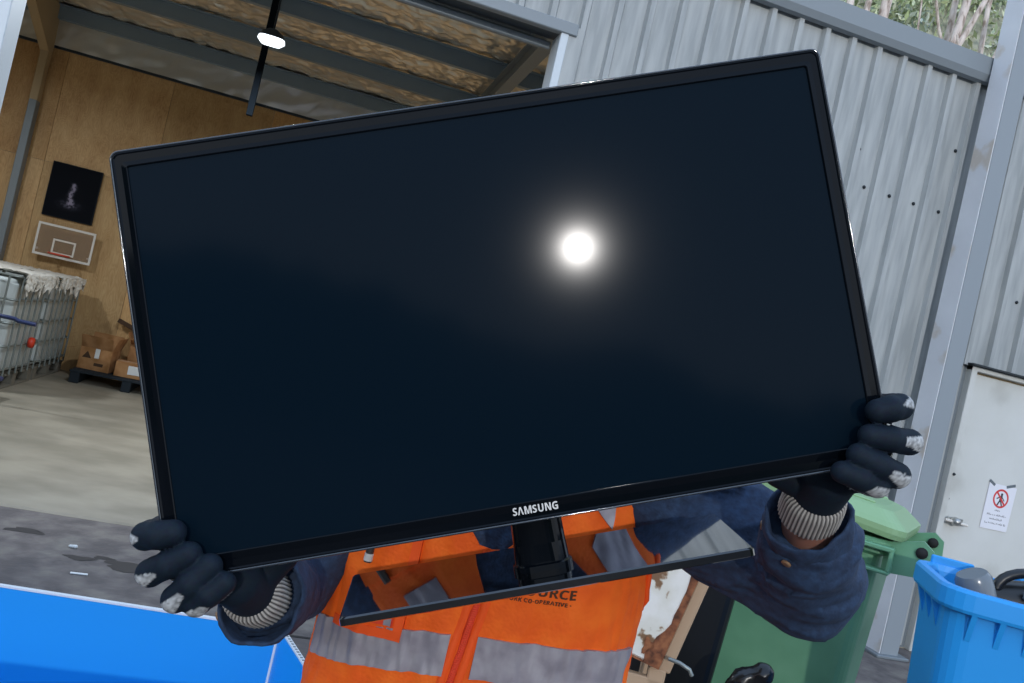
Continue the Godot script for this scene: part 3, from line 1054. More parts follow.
func carton(p: Vector3, s: Vector3, turn: float, flaps: Array, label: String, printed: bool) -> void:
	var o := thing("cardboard_box", label, "box", p, turn, "cartons on the pallet")
	var t := 0.006
	if flaps.is_empty():
		put(o, "body", box_mesh(s, 0.004), M.cardboard, at(Vector3(0, s.y / 2, 0)))
		put(o, "label_sheet", box_mesh(Vector3(0.2, 0.1, 0.002)), M.paper_white, Transform3D(Basis(Vector3.BACK, 0.02), Vector3(0.06, s.y * 0.55, s.z / 2 + 0.002)), "white shipping label")
		put(o, "packing_tape", box_mesh(Vector3(s.x + 0.003, 0.003, 0.05)), M.tan_board, at(Vector3(0, s.y, 0)))
		return
	put(o, "bottom", box_mesh(Vector3(s.x, t, s.z)), M.cardboard, at(Vector3(0, t / 2, 0)))
	put(o, "side", box_mesh(Vector3(s.x, s.y, t)), M.cardboard, at(Vector3(0, s.y / 2, s.z / 2)))
	put(o, "side", box_mesh(Vector3(s.x, s.y, t)), M.cardboard, at(Vector3(0, s.y / 2, -s.z / 2)))
	put(o, "side", box_mesh(Vector3(t, s.y, s.z)), M.cardboard, at(Vector3(s.x / 2, s.y / 2, 0)))
	put(o, "side", box_mesh(Vector3(t, s.y, s.z)), M.cardboard, at(Vector3(-s.x / 2, s.y / 2, 0)))
	var fl := s.z * 0.48
	put(o, "flap", box_mesh(Vector3(s.x, fl, t * 0.7)), M.cardboard, Transform3D(Basis(Vector3.RIGHT, flaps[0]), Vector3(0, s.y, s.z / 2)) * at(Vector3(0, fl / 2, 0)))
	put(o, "flap", box_mesh(Vector3(s.x, fl, t * 0.7)), M.cardboard, Transform3D(Basis(Vector3.RIGHT, -absf(flaps[1]) * 0.4), Vector3(0, s.y, -s.z / 2)) * at(Vector3(0, fl / 2, 0)))
	put(o, "flap", box_mesh(Vector3(t * 0.7, fl, s.z)), M.cardboard, Transform3D(Basis(Vector3.BACK, flaps[2]), Vector3(-s.x / 2, s.y, 0)) * at(Vector3(0, fl / 2, 0)))
	put(o, "flap", box_mesh(Vector3(t * 0.7, fl, s.z)), M.cardboard, Transform3D(Basis(Vector3.BACK, -flaps[3]), Vector3(s.x / 2, s.y, 0)) * at(Vector3(0, fl / 2, 0)))
	if printed:
		put(o, "printed_mark", box_mesh(Vector3(0.10, 0.035, 0.001)), M.card_print, at(Vector3(0.05, 0.07, s.z / 2 + 0.0038)))
		var st := new_st()
		add_extrude(st, PackedVector2Array([Vector2(-0.05, 0), Vector2(0.05, 0), Vector2(0, 0.08)]), 0, 0.001)
		put(o, "printed_mark", done(st), M.card_print, at(Vector3(-0.09, 0.13, s.z / 2 + 0.0033)))
		put(o, "tape_strip", box_mesh(Vector3(0.05, 0.11, 0.001)), M.paper_white, at(Vector3(0.015, 0.195, s.z / 2 + 0.0038)))

# ------------------------------------------------------------------ yard
func build_yard_things() -> void:
	# blue corrugated plastic pallet box, open on top
	var o := thing("pallet_box", "open bright blue corrugated plastic pallet box with white cut edges", "box", Vector3(-0.2, 0, -1.95))
	var c := [Vector3(-1.05, 0, -0.41), Vector3(0.352, 0, -0.335), Vector3(0.555, 0, 0.38), Vector3(-0.9, 0, 0.42)]
	var t := 0.012
	for i in 4:
		var a: Vector3 = c[i]
		var b: Vector3 = c[(i + 1) % 4]
		var d := (b - a)
		var x := d.normalized()
		var inw := Vector3.UP.cross(x) * -1.0
		var bs := Basis(x, Vector3.UP, x.cross(Vector3.UP))
		var mid := (a + b) / 2
		put(o, "side_panel", box_mesh(Vector3(d.length(), 0.45, t), 0.001), M.corflute, Transform3D(bs, mid + Vector3(0, 0.37, 0)))
		var rim := put(o, "cut_edge", box_mesh(Vector3(d.length(), 0.005, t)), M.corflute_edge, Transform3D(bs, mid + Vector3(0, 0.5985, 0)), "white cut edge with open flutes")
		var fl := new_st()
		var nfl := int(d.length() / 0.016)
		for k in nfl:
			add_box(fl, Vector3(-d.length() / 2 + 0.016 * (k + 0.5), 0.0026, 0), Vector3(0.009, 0.001, 0.007))
		if i == 1:
			var om := put(rim, "flute_holes", done(fl), M.steel_grey)
			om.set_meta("kind", "stuff")
		var crease := put(o, "corner_crease", tube_mesh([a + Vector3(0, 0.15, 0), a + Vector3(0, 0.592, 0)], 0.0045, 6), M.corflute_edge)
		crease.position = (Vector3(-0.2, 0, 0) - a).normalized() * 0.008
	var fst := new_st()
	var fp := PackedVector2Array()
	for q in c:
		fp.append(Vector2(q.x, -q.z))
	add_extrude(fst, fp, 0.145, 0.16)
	put(o, "bottom_sheet", done(fst), M.corflute, Transform3D(Basis(Vector3.RIGHT, -PI / 2), Vector3.ZERO))
	for k in 6:
		put(o, "pallet_board", box_mesh(Vector3(1.3, 0.02, 0.1), 0.003), M.pallet_grey, at(Vector3(-0.26, 0.133, -0.28 + 0.115 * k)))
	for x in [-0.85, -0.26, 0.33]:
		put(o, "pallet_runner", box_mesh(Vector3(0.1, 0.122, 0.68), 0.003), M.pallet_grey, at(Vector3(x, 0.061, 0.01)))

	wheelie_bin_green()
	wheelie_bin_blue()
	old_cabinet()
	shade_tub()
	# black rubbish bag
	var n := noise(9.0, 3, 121)
	var bag := sdf_mesh([[Vector3(0, 0.16, 0), Vector3(0.05, 0.22, 0.02), 0.17, 0.16], [Vector3(-0.06, 0.3, 0), Vector3(0.06, 0.36, 0), 0.13, 0.11], [Vector3(0.02, 0.42, 0), Vector3(0.03, 0.56, 0), 0.05, 0.02], [Vector3(0.03, 0.55, 0), Vector3(0.09, 0.6, 0.03), 0.02, 0.035]], 0.014, 45.0, func(p: Vector3) -> float: return 0.004 - p.y, func(p: Vector3) -> float: return 0.016 * absf(n.get_noise_3dv(p * 1.2)) - 0.006)
	tagged_piece("rubbish_bag", bag, M.bag_black, at(Vector3(1.62, 0, -2.48)), "shiny black rubbish bag between the rusty cabinet and green bin", "bag")

func shade_tub() -> void:  # added dark object, stands in for shade between cabinet and green bin
	var o := thing("added_shade_tub", "added black tub standing in for the shade behind the rubbish bag", "tub", Vector3(1.60, 0, -2.95))
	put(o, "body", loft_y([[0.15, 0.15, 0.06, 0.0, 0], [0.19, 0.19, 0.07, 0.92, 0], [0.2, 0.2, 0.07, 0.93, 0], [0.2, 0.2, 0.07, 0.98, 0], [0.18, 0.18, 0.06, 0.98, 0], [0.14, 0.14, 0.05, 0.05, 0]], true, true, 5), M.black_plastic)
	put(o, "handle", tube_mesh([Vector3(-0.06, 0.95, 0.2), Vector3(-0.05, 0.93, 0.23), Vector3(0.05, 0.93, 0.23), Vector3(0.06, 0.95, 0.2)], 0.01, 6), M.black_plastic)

func bin_body(o: Node3D, rows: Array, m: Material) -> void:
	put(o, "body", loft_y(rows, true, false, 5), m)

func wheelie_bin_green() -> void:
	var o := thing("wheelie_bin", "large green plastic wheelie bin with pale green lid beside the blue bin", "bin", Vector3(2.338, 0, -3.282), deg_to_rad(-135.8))
	var hw := 0.31
	var hl := 0.385
	bin_body(o, [[hw - 0.085, hl - 0.13, 0.05, 0.05, -0.03], [hw - 0.08, hl - 0.12, 0.06, 0.1, -0.03], [hw - 0.03, hl - 0.04, 0.06, 0.98, 0.0], [hw - 0.03, hl - 0.04, 0.06, 1.03, 0.0]], M.bin_green)
	put(o, "rim", loft_y([[hw - 0.028, hl - 0.038, 0.06, 0.985, 0], [hw, hl, 0.07, 1.0, 0], [hw, hl, 0.07, 1.045, 0], [hw - 0.008, hl - 0.008, 0.065, 1.055, 0], [hw - 0.035, hl - 0.035, 0.055, 1.055, 0], [hw - 0.035, hl - 0.035, 0.055, 1.0, 0]], true, true, 5), M.bin_green)
	# lid, a little ajar, hinged at the back (local -z)
	var lid := put(o, "lid", loft_y([[hw + 0.012, hl + 0.01, 0.07, -0.02, hl], [hw + 0.018, hl + 0.016, 0.07, 0.0, hl], [hw + 0.018, hl + 0.016, 0.07, 0.022, hl], [hw - 0.005, hl - 0.01, 0.06, 0.04, hl], [hw - 0.06, hl - 0.06, 0.06, 0.075, hl], [hw - 0.1, hl - 0.1, 0.06, 0.085, hl]], true, true, 5), M.lid_green, Transform3D(Basis(Vector3.RIGHT, deg_to_rad(-5.0)), Vector3(0, 1.085, -hl - 0.02)))
	for x in [-0.2, 0.2]:
		put(lid, "rib", box_mesh(Vector3(0.03, 0.014, 0.5), 0.006), M.lid_green, at(Vector3(x, 0.086, hl)))
	# handle brackets, handle bar and hinge pins at the back
	for s in [-1, 1]:
		var st := new_st()
		add_extrude(st, PackedVector2Array([Vector2(0.02, 0.93), Vector2(-0.13, 0.95), Vector2(-0.155, 1.0), Vector2(-0.15, 1.06), Vector2(-0.11, 1.09), Vector2(0.02, 1.05)]), -0.012, 0.012)
		var br := put(o, "handle_bracket", done(st), M.bin_green, Transform3D(Basis(Vector3(0, 0, 1), Vector3.UP, Vector3(-1, 0, 0)), Vector3(s * (hw - 0.05), 0, -hl + 0.01)))
		var pin := new_st()
		add_lathe(pin, [[0.0, -0.022], [0.022, -0.022], [0.022, 0.022], [0.0, 0.022]], 12, Transform3D(Basis(Vector3.RIGHT, PI / 2), Vector3(-0.11, 1.045, 0)))
		put(br, "hinge_pin", done(pin), M.rubber)
	put(o, "handle_bar", tube_mesh([Vector3(-hw + 0.03, 0.985, -hl - 0.11), Vector3(hw - 0.03, 0.985, -hl - 0.11)], 0.017, 10), M.bin_green)
	# comb lifting lug on the visible corner: an open box under the rim
	var lug := new_st()
	for b in [[Vector3(0, 0.045, 0), Vector3(0.07, 0.018, 0.2)], [Vector3(0, -0.045, 0), Vector3(0.07, 0.014, 0.2)], [Vector3(0, 0, 0.093), Vector3(0.07, 0.08, 0.014)], [Vector3(0, 0, -0.093), Vector3(0.07, 0.08, 0.014)]]:
		add_box(lug, b[0], b[1], 0.004)
	var lm := done(lug)
	for s in [-1, 1]:
		put(o, "lifting_lug", lm, M.bin_green, at(Vector3(s * (hw + 0.01), 0.985, -hl + 0.09)))
	for s in [-1, 1]:
		var st := new_st()
		add_lathe(st, [[0.03, -0.025], [0.1, -0.025], [0.1, 0.025], [0.03, 0.025]], 20, Transform3D(Basis(Vector3.BACK, PI / 2), Vector3(s * 0.25, 0.1, -hl + 0.06)))
		put(o, "wheel", done(st), M.rubber)
	put(o, "axle", tube_mesh([Vector3(-0.25, 0.1, -hl + 0.06), Vector3(0.25, 0.1, -hl + 0.06)], 0.012, 8), M.galvanised)

func wheelie_bin_blue() -> void:
	var o := thing("wheelie_bin", "lidless bright blue plastic bin in front of the white door", "bin", Vector3(2.41, 0, -2.25), deg_to_rad(-29.4))
	var hw := 0.26
	var hl := 0.25
	bin_body(o, [[0.18, 0.17, 0.05, 0.05, 0], [0.185, 0.175, 0.06, 0.1, 0], [hw - 0.03, hl - 0.03, 0.075, 0.99, 0]], M.bin_blue)
	put(o, "inner_wall", loft_y([[hw - 0.036, hl - 0.036, 0.07, 1.03, 0], [0.19, 0.18, 0.06, 0.3, 0], [0.19, 0.18, 0.06, 0.29, 0]], false, true, 5), M.bin_blue)
	put(o, "rim", loft_y([[hw - 0.03, hl - 0.03, 0.075, 0.985, 0], [hw - 0.004, hl - 0.004, 0.09, 0.98, 0], [hw, hl, 0.09, 0.99, 0], [hw, hl, 0.09, 1.04, 0], [hw - 0.006, hl - 0.006, 0.085, 1.05, 0], [hw - 0.03, hl - 0.03, 0.075, 1.05, 0], [hw - 0.036, hl - 0.036, 0.07, 1.03, 0]], false, false, 5), M.bin_blue)
	for k in 5:
		var st := new_st()
		add_extrude(st, PackedVector2Array([Vector2(0, 0.0), Vector2(0.03, 0.0), Vector2(0.0, -0.09)]), -0.008, 0.008)
		put(o, "gusset", done(st), M.bin_blue, Transform3D(Basis(Vector3(0, 0, 1), Vector3.UP, Vector3(-1, 0, 0)), Vector3(-0.16 + 0.08 * k, 0.985, hl - 0.034)))
	for k in 3:
		var st := new_st()
		add_extrude(st, PackedVector2Array([Vector2(0, 0.0), Vector2(0.03, 0.0), Vector2(0.0, -0.09)]), -0.008, 0.008)
		put(o, "gusset", done(st), M.bin_blue, Transform3D(Basis(Vector3.UP, PI), Vector3(-hw + 0.034, 0.985, -0.1 + 0.1 * k)))
	for x in [-0.13, 0.12]:
		put(o, "hinge_tab", box_mesh(Vector3(0.14, 0.035, 0.02), 0.004), M.bin_blue, at(Vector3(x, 1.06, -hl + 0.015)))
	put(o, "handle_bar", tube_mesh([Vector3(-0.2, 0.98, -hl - 0.0), Vector3(-0.2, 0.99, -hl - 0.07), Vector3(0.2, 0.99, -hl - 0.07), Vector3(0.2, 0.98, -hl)], 0.014, 8), M.bin_blue)
	for s in [-1, 1]:
		var st := new_st()
		add_lathe(st, [[0.03, -0.022], [0.09, -0.022], [0.09, 0.022], [0.03, 0.022]], 20, Transform3D(Basis(Vector3.BACK, PI / 2), Vector3(s * 0.2, 0.09, -hl + 0.07)))
		put(o, "wheel", done(st), M.rubber)
	# discarded appliance poking out of the bin
	var a := thing("vacuum_head", "black and grey discarded appliance part poking out of the blue bin", "appliance", Vector3(2.42, 1.0, -2.28), deg_to_rad(-10))
	put(a, "body", sdf_mesh([[Vector3(-0.09, 0.0, 0), Vector3(0.12, 0.02, 0), 0.06, 0.075], [Vector3(0.02, -0.2, 0), Vector3(0.02, 0.0, 0), 0.05, 0.06], [Vector3(0.1, 0.0, 0.02), Vector3(0.18, 0.03, 0.02), 0.05, 0.045]], 0.01, 70.0), M.black_plastic)
	put(a, "dust_cup", loft_y([[0.05, 0.05, 0.045, -0.12, 0], [0.055, 0.055, 0.05, 0.05, 0], [0.045, 0.045, 0.04, 0.07, 0]], true, true, 5, 0), M.clear_grey, Transform3D(Basis(Vector3.BACK, 0.5), Vector3(-0.12, 0.02, 0.03)))
	var arc := []
	for k in 13:
		var t := PI * k / 12
		arc.append(Vector3(0.06 + cos(t) * 0.12, 0.05 + sin(t) * 0.07, 0.03))
	put(a, "handle", tube_mesh(arc, 0.017, 8), M.black_plastic)
	put(a, "latch", box_mesh(Vector3(0.05, 0.035, 0.02), 0.005), M.clear_grey, at(Vector3(0.03, 0.055, 0.075)))

func old_cabinet() -> void:
	var o := thing("old_cabinet", "rusty white steel cabinet leaning on a tan frame behind the person's elbow", "cabinet", Vector3(1.215, 0.0, -2.18), deg_to_rad(-22))
	var lean := Basis(Vector3.BACK, deg_to_rad(-11))
	var piv := Vector3(0, 0.66, 0)
	put(o, "body", box_mesh(Vector3(0.42, 0.62, 0.3), 0.006), M.old_white, Transform3D(lean, piv) * at(Vector3(-0.235, 0.31, -0.16)))
	# rust eaten into the front panel's edge
	var n := noise(11.0, 3, 131)
	var poly := PackedVector2Array([Vector2(0.0, -0.004), Vector2(0.0, 0.62)])
	for k in 25:
		var y := 0.62 - 0.62 * k / 24.0
		poly.append(Vector2(-0.016 - 0.03 * absf(n.get_noise_1d(y * 3.0)) - 0.035 * exp(-pow((y - 0.02) / 0.06, 2.0)), y))
	poly.append(Vector2(-0.46, 0.004))
	poly.append(Vector2(-0.46, -0.004))
	var st := new_st()
	add_extrude(st, poly, -0.012, 0.0015)
	put(o, "rusted_edge", done(st), M.rust, Transform3D(lean, piv) * at(Vector3(-0.02, 0.0, -0.008)), "brown rusted edge")
	var hole := new_st()
	var hp := PackedVector2Array()
	for k in 16:
		var t := TAU * k / 16
		hp.append(Vector2(cos(t) * 0.014, sin(t) * 0.022) * (1.0 + 0.35 * sin(3.0 * t + 1.0)))
	add_extrude(hole, hp, 0.0, 0.002)
	put(o, "rust_hole", done(hole), M.rust, Transform3D(lean, piv) * at(Vector3(-0.075, 0.045, -0.0085)))
	put(o, "side_board", box_mesh(Vector3(0.035, 0.64, 0.28), 0.004), M.tan_board, Transform3D(lean, piv) * at(Vector3(0.0, 0.31, -0.17)), "tan side board")
	for p in [Vector3(-0.02, 0, -0.05), Vector3(-0.4, 0, -0.05), Vector3(-0.02, 0, -0.28), Vector3(-0.4, 0, -0.28)]:
		put(o, "leg", box_mesh(Vector3(0.05, 0.66 + (p.x * 0.0), 0.05), 0.004), M.tan_board, at(p + Vector3(0, 0.325, 0)))
	put(o, "rail", box_mesh(Vector3(0.42, 0.05, 0.03), 0.004), M.tan_board, at(Vector3(-0.21, 0.6, -0.04)))
	put(o, "hook", tube_mesh([Vector3(0.0, 0.70, 0.0), Vector3(0.03, 0.70, 0.012), Vector3(0.06, 0.69, 0.015), Vector3(0.07, 0.675, 0.012)], 0.006, 6), M.galvanised)

# ------------------------------------------------------------------ wooded hillside behind the shed
func leaf_cloud(parent: Node, called: String, spots: Array, per: int, cols: Array, sd: int, size := 0.16) -> void:
	var lst := new_st()
	lst.set_smooth_group(0)
	var a := Vector3(0, 0, 0)
	var b := Vector3(0.17, 0.5, 0.04)
	var c := Vector3(0, 1.0, 0.0)
	var d := Vector3(-0.17, 0.5, 0.04)
	tri(lst, a, b, c)
	tri(lst, a, c, d)
	var mm := MultiMesh.new()
	mm.transform_format = MultiMesh.TRANSFORM_3D
	mm.use_colors = true
	mm.mesh = done(lst)
	mm.instance_count = spots.size() * per
	var q := RandomNumberGenerator.new()
	q.seed = sd
	var i := 0
	for s in spots:
		for k in per:
			var dir := Vector3(q.randfn(), q.randfn(), q.randfn()).normalized()
			var p: Vector3 = s[0] + dir * s[1] * pow(q.randf(), 0.4) * Vector3(1, 0.75, 1)
			var bs := Basis(Vector3(q.randfn(), q.randfn(), q.randfn()).normalized(), q.randf() * TAU).scaled(Vector3.ONE * size * q.randf_range(0.6, 1.4))
			mm.set_instance_transform(i, Transform3D(bs, p))
			var cc: Color = cols[q.randi() % cols.size()]
			mm.set_instance_color(i, (cc * q.randf_range(0.8, 1.2)).srgb_to_linear())
			i += 1
	var o := MultiMeshInstance3D.new()
	o.name = called
	o.multimesh = mm
	o.material_override = M.leaf
	o.set_meta("kind", "stuff")
	parent.add_child(o, true)

func hill_y(z: float) -> float:
	return maxf(0.0, (-z - 12.0) * 1.6)

func build_hillside() -> void:
	var h := thing("hill", "steep bushy hillside rising behind the shed", "hill", Vector3.ZERO, 0, "", "structure")
	var n := noise(0.25, 4, 141)
	var st := new_st()
	add_grid(st, 80, 60, func(u: float, v: float) -> Vector3:
		var x := -30.0 + 75.0 * u
		var z := -11.8 - 48.0 * v
		return Vector3(x, hill_y(z) - 0.3 + (0.8 * n.get_noise_2d(x, z) if v > 0.05 else 0.0), z))
	put(h, "slope", done(st), M.hill_earth)
	var far := thing("hill", "dark wooded ridge across the yard behind the viewer", "hill", Vector3.ZERO, 0, "", "structure")
	var rn := noise(0.4, 4, 143)
	st = new_st()
	add_grid(st, 160, 16, func(u: float, v: float) -> Vector3:
		var a := lerpf(-1.9, 1.9, u)
		var r := 34.0 + 8.0 * v
		var y := 7.0 * sqrt(v) * (1.0 + 0.22 * rn.get_noise_1d(a * 12.0)) + 0.9 * rn.get_noise_2d(a * 90.0, v * 9.0) * minf(1.0, v * 4.0)
		return Vector3(sin(a) * r, y - 0.05, cos(a) * r))
	put(far, "slope", done(st), M.ridge_green)
	var greens := [Color("a3b083"), Color("b2bb8f"), Color("bdc4a4"), Color("93a07c"), Color("cfd2b4")]
	var olive := [Color("bdbd72"), Color("a9b06a"), Color("cfc471"), Color("98a56a")]
	var grey := [Color("b6c0ae"), Color("a2ae9c"), Color("c8cfc0")]
	# undergrowth nobody could count
	var ug := thing("undergrowth", "mixed green undergrowth covering the hillside above the roof", "undergrowth", Vector3.ZERO, 0, "", "stuff")
	var spots := [[], [], []]
	for k in 150:
		var x := rng.randf_range(6.0, 24.0)
		var z := -rng.randf_range(16.5, 25.0)
		spots[k % 3].append([Vector3(x, hill_y(z) + 0.2, z), rng.randf_range(0.6, 1.3)])
	for k in 3:
		leaf_cloud(ug, "foliage", spots[k], 190, [greens, grey, greens][k], 200 + k, 0.24)
	# three bushes that stand out: [x, y, z, radius, palette]
	var shrubs := [[11.2, 9.6, -17.6, 0.75, 2], [14.1, 9.9, -17.2, 0.62, 1], [12.0, 10.0, -18.0, 0.8, 0]]
	var sl := ["pale grey-green bush above the roof capping beside the thick straight gum", "yellow-green bush beside the tall post", "mid green bush behind the thin bare sapling"]
	var i := 0
	for s in shrubs:
		var o := thing("hillside_shrub", sl[i], "shrub", Vector3(s[0], hill_y(s[2]) - 0.2, s[2]), 0, "bushes on the hillside")
		var top: float = s[1] - (hill_y(s[2]) - 0.2)
		put(o, "stem", tube_mesh([Vector3(0, 0, 0), Vector3(0.1, top, 0)], [0.06, 0.03], 6), M.gum_bark)
		leaf_cloud(o, "foliage", [[Vector3(0, top, 0), s[3]], [Vector3(s[3] * 0.8, top - 0.25, 0.2), s[3] * 0.8], [Vector3(-s[3] * 0.8, top - 0.2, -0.1), s[3] * 0.8]], 420, [greens, olive, grey][s[4]], 250 + i, 0.16)
		i += 1
	# gum trees: [x, z, lean x, height, radius, fork]
	var trees := [[10.3, -17.0, -0.1, 9.0, 0.10, 0.0], [10.83, -17.2, 0.05, 7.5, 0.09, 0.0], [11.18, -17.0, 0.05, 10.0, 0.14, 0.0], [12.6, -17.3, -0.3, 7.0, 0.03, 0.0], [12.68, -17.0, 0.25, 10.0, 0.12, 0.3], [13.36, -17.4, -0.05, 8.0, 0.10, 0.0], [12.72, -16.4, 0.55, 9.0, 0.10, 0.3], [14.3, -17.6, 0.05, 7.0, 0.08, 0.0]]
	var tl := ["pale gum tree trunk farthest from the post, at the roof capping", "slender pale gum tree second from the roof capping's upper end", "thick pale gum tree with straight trunk above the roof capping", "thin bare sapling between the two groups of gum trees", "thick forked cream gum tree in the middle of the hillside", "straight pale gum tree just beside the thick forked gum", "leaning forked gum tree near the tall grey post", "slim pale gum tree partly hidden by the tall post"]
	i = 0
	for t in trees:
		var o := thing("gum_tree", tl[i], "tree", Vector3(t[0], hill_y(t[1]) - 0.3, t[1]), 0, "gum trees on the hillside")
		var hh: float = t[3]
		var pts := []
		var rad := []
		for k in 9:
			var f := k / 8.0
			pts.append(Vector3(t[2] * f * hh * 0.5 + 0.05 * sin(f * 9.0 + i), f * hh, 0.15 * sin(f * 4.0 + 2 * i)))
			rad.append(t[4] * (1.0 - 0.55 * f))
		put(o, "trunk", tube_mesh(pts, rad, 10), M.gum_bark)
		if t[5] > 0.0:
			var b0: Vector3 = pts[2]
			put(o, "branch", tube_mesh([b0, b0 + Vector3(t[5], 0.9, 0.1), b0 + Vector3(t[5] * 2.0, 1.9, 0.2), b0 + Vector3(t[5] * 2.4, 3.2, 0.2)], [t[4] * 0.7, t[4] * 0.6, t[4] * 0.5, t[4] * 0.3], 8), M.gum_bark)
			put(o, "branch", tube_mesh([pts[2], pts[2] + Vector3(-0.5, 0.7, 0.1), pts[2] + Vector3(-0.9, 1.5, 0.2)], [t[4] * 0.35, t[4] * 0.3, t[4] * 0.2], 8), M.gum_bark)
		leaf_cloud(o, "foliage", [[pts[8], 0.4], [pts[8] + Vector3(0.2, -0.2, 0.1), 0.35], [pts[8] + Vector3(-0.2, -0.1, -0.1), 0.35]], 160, greens, 300 + i, 0.2)
		i += 1

# ------------------------------------------------------------------ television (local axes: x along the bottom edge, y up the screen, z out of it)
func tv_transform() -> Transform3D:
	var x := Vector3(0.9062, 0.3755, 0.1944).normalized()
	var z := Vector3(-0.2298, 0.0515, 0.9719)
	z = (z - x * z.dot(x)).normalized()
	return Transform3D(Basis(x, z.cross(x), z), TV_AT)

func build_television() -> void:
	var o := thing("television", "large black flat-screen television with glossy stand held up in both hands", "television")
	o.transform = tv_transform()
	put(o, "bezel", loft_z([[0.366, 0.2145, 0.008, -0.022, 0], [0.369, 0.2175, 0.009, -0.018, 0], [0.369, 0.2175, 0.009, -0.0035, 0], [0.3675, 0.216, 0.008, -0.0008, 0], [0.3660, 0.2145, 0.007, 0.0, 0], [0.3645, 0.2130, 0.006, -0.001, 0], [0.3585, 0.2055, 0.004, -0.0012, 0.0], [0.3535, 0.1995, 0.003, 0.0, 0.0015], [0.3525, 0.1985, 0.002, -0.0006, 0.0015], [0.3525, 0.1985, 0.002, -0.003, 0.0015]], true, false, 4), M.tv_gloss)
	var edge := []
	for p in round_rect(0.3682, 0.2167, 0.0085, 5):
		edge.append(Vector3(p.x, p.y, -0.0012))
	put(o, "rim_bead", tube_mesh(edge, 0.0013, 8, true), M.rim_clear)
	put(o, "screen", box_mesh(Vector3(0.705, 0.397, 0.004)), M.tv_screen, at(Vector3(0, 0.0015, -0.004)))
	put(o, "back_housing", loft_z([[0.2, 0.1, 0.03, -0.058, -0.02], [0.24, 0.14, 0.03, -0.052, -0.02], [0.31, 0.165, 0.03, -0.022, 0.0]], true, true, 4), M.tv_back)
	# maker's lettering on the lower bezel
	var tm := TextMesh.new()
	var fnt := SystemFont.new()
	fnt.font_names = PackedStringArray(["Droid Sans"])
	fnt.font_weight = 700
	tm.font = fnt
	tm.text = "S\u039BMSUNG"
	tm.font_size = 32
	tm.pixel_size = 0.0004
	tm.depth = 0.0006
	var bb := tm.get_aabb()
	var s := 0.0457 / bb.size.x
	put(o, "lettering", tm, M.logo, Transform3D(Basis().scaled(Vector3(s, 0.0078 / bb.size.y, 1)), Vector3(0, -0.2052, 0.0)), "silver maker's lettering")
	# stand
	var neck := new_st()
	add_loft_y(neck, [[0.031, 0.026, 0.02, -0.2722, -0.045], [0.031, 0.026, 0.02, -0.266, -0.045], [0.0285, 0.024, 0.02, -0.2645, -0.045], [0.0275, 0.0235, 0.02, -0.245, -0.045], [0.0262, 0.0225, 0.02, -0.2, -0.043], [0.0262, 0.0225, 0.02, -0.17, -0.042]], true, true, 8, -1)
	put(o, "stand_neck", done(neck), M.tv_gloss)
	var base := new_st()
	var rings := []
	for row in [[-0.0035, -0.2815], [0.0, -0.280], [0.0, -0.2735], [-0.002, -0.272]]:
		var e: float = row[0]
		var y: float = row[1]
		var ring := []
		# counter-clockwise seen from above
		var cs := [Vector2(-0.203 - e, 0.032 + e), Vector2(0.203 + e, 0.032 + e), Vector2(0.221 + e, -0.174 - e), Vector2(-0.221 - e, -0.174 - e)]
		for k in 4:
			var c: Vector2 = cs[k]
			var p: Vector2 = cs[(k + 3) % 4]
			var q: Vector2 = cs[(k + 1) % 4]
			var a := c + (p - c).normalized() * 0.005
			var b := c + (q - c).normalized() * 0.005
			for m in 4:
				var f := m / 3.0
				var v := a.lerp(c, f).lerp(c.lerp(b, f), f)
				ring.append(Vector3(v.x, y, v.y))
		rings.append(ring)
	add_loft(base, rings, true, true, -1)
	put(o, "stand_base", done(base), M.stand_gloss)

# ------------------------------------------------------------------ the person
# body axes: x to the viewer's right, y up, z towards the viewer; origin on the ground
func torso_r(y: float) -> Vector2:
	# half width and half depth of the vest at a height
	var a := 0.232
	var b := 0.140
	if y > 1.2:
		var t := clampf((y - 1.2) / 0.22, 0.0, 1.0)
		a = lerpf(0.232, 0.17, t * t)
		b = lerpf(0.140, 0.045, pow(t, 2.2))
	elif y < 0.95:
		a = lerpf(0.232, 0.225, (0.95 - y) / 0.25)
	return Vector2(a, b)

var fold: FastNoiseLite
func vest_point(phi: float, y: float, lift := 0.0) -> Vector3:
	var r := torso_r(y)
	var s := sin(phi)
	var c := cos(phi)
	var e := 0.82
	var p := Vector3(signf(s) * pow(absf(s), e) * r.x, y, signf(c) * pow(absf(c), e) * r.y)
	var nrm := Vector3(s / r.x, 0, c / r.y).normalized()
	var w := 0.006 * fold.get_noise_2d(phi * 5.0, y * 3.0) + 0.004 * fold.get_noise_2d(phi * 11.0 + y * 9.0, y * 6.0 + 4.0)
	return p + nrm * (lift + w)

# angle on the vest front for a sideways distance x
func phi_at(x: float, y: float) -> float:
	var r := torso_r(y)
	var k := pow(clampf(absf(x) / r.x, 0.0, 1.0), 1.0 / 0.82)
	return signf(x) * asin(k)

func vest_top(phi: float) -> float:
	var a := absf(wrapf(phi, -PI, PI))
	var front := a < PI / 2
	var q := a if front else PI - a
	var side := smoothstep(deg_to_rad(48), deg_to_rad(86), q)
	var neck := (1.0 - smoothstep(deg_to_rad(1), deg_to_rad(24), q))
	var low := 1.185 if front else 1.37
	return lerpf(lerpf(1.41, low, neck), 1.125, pow(side, 0.7))

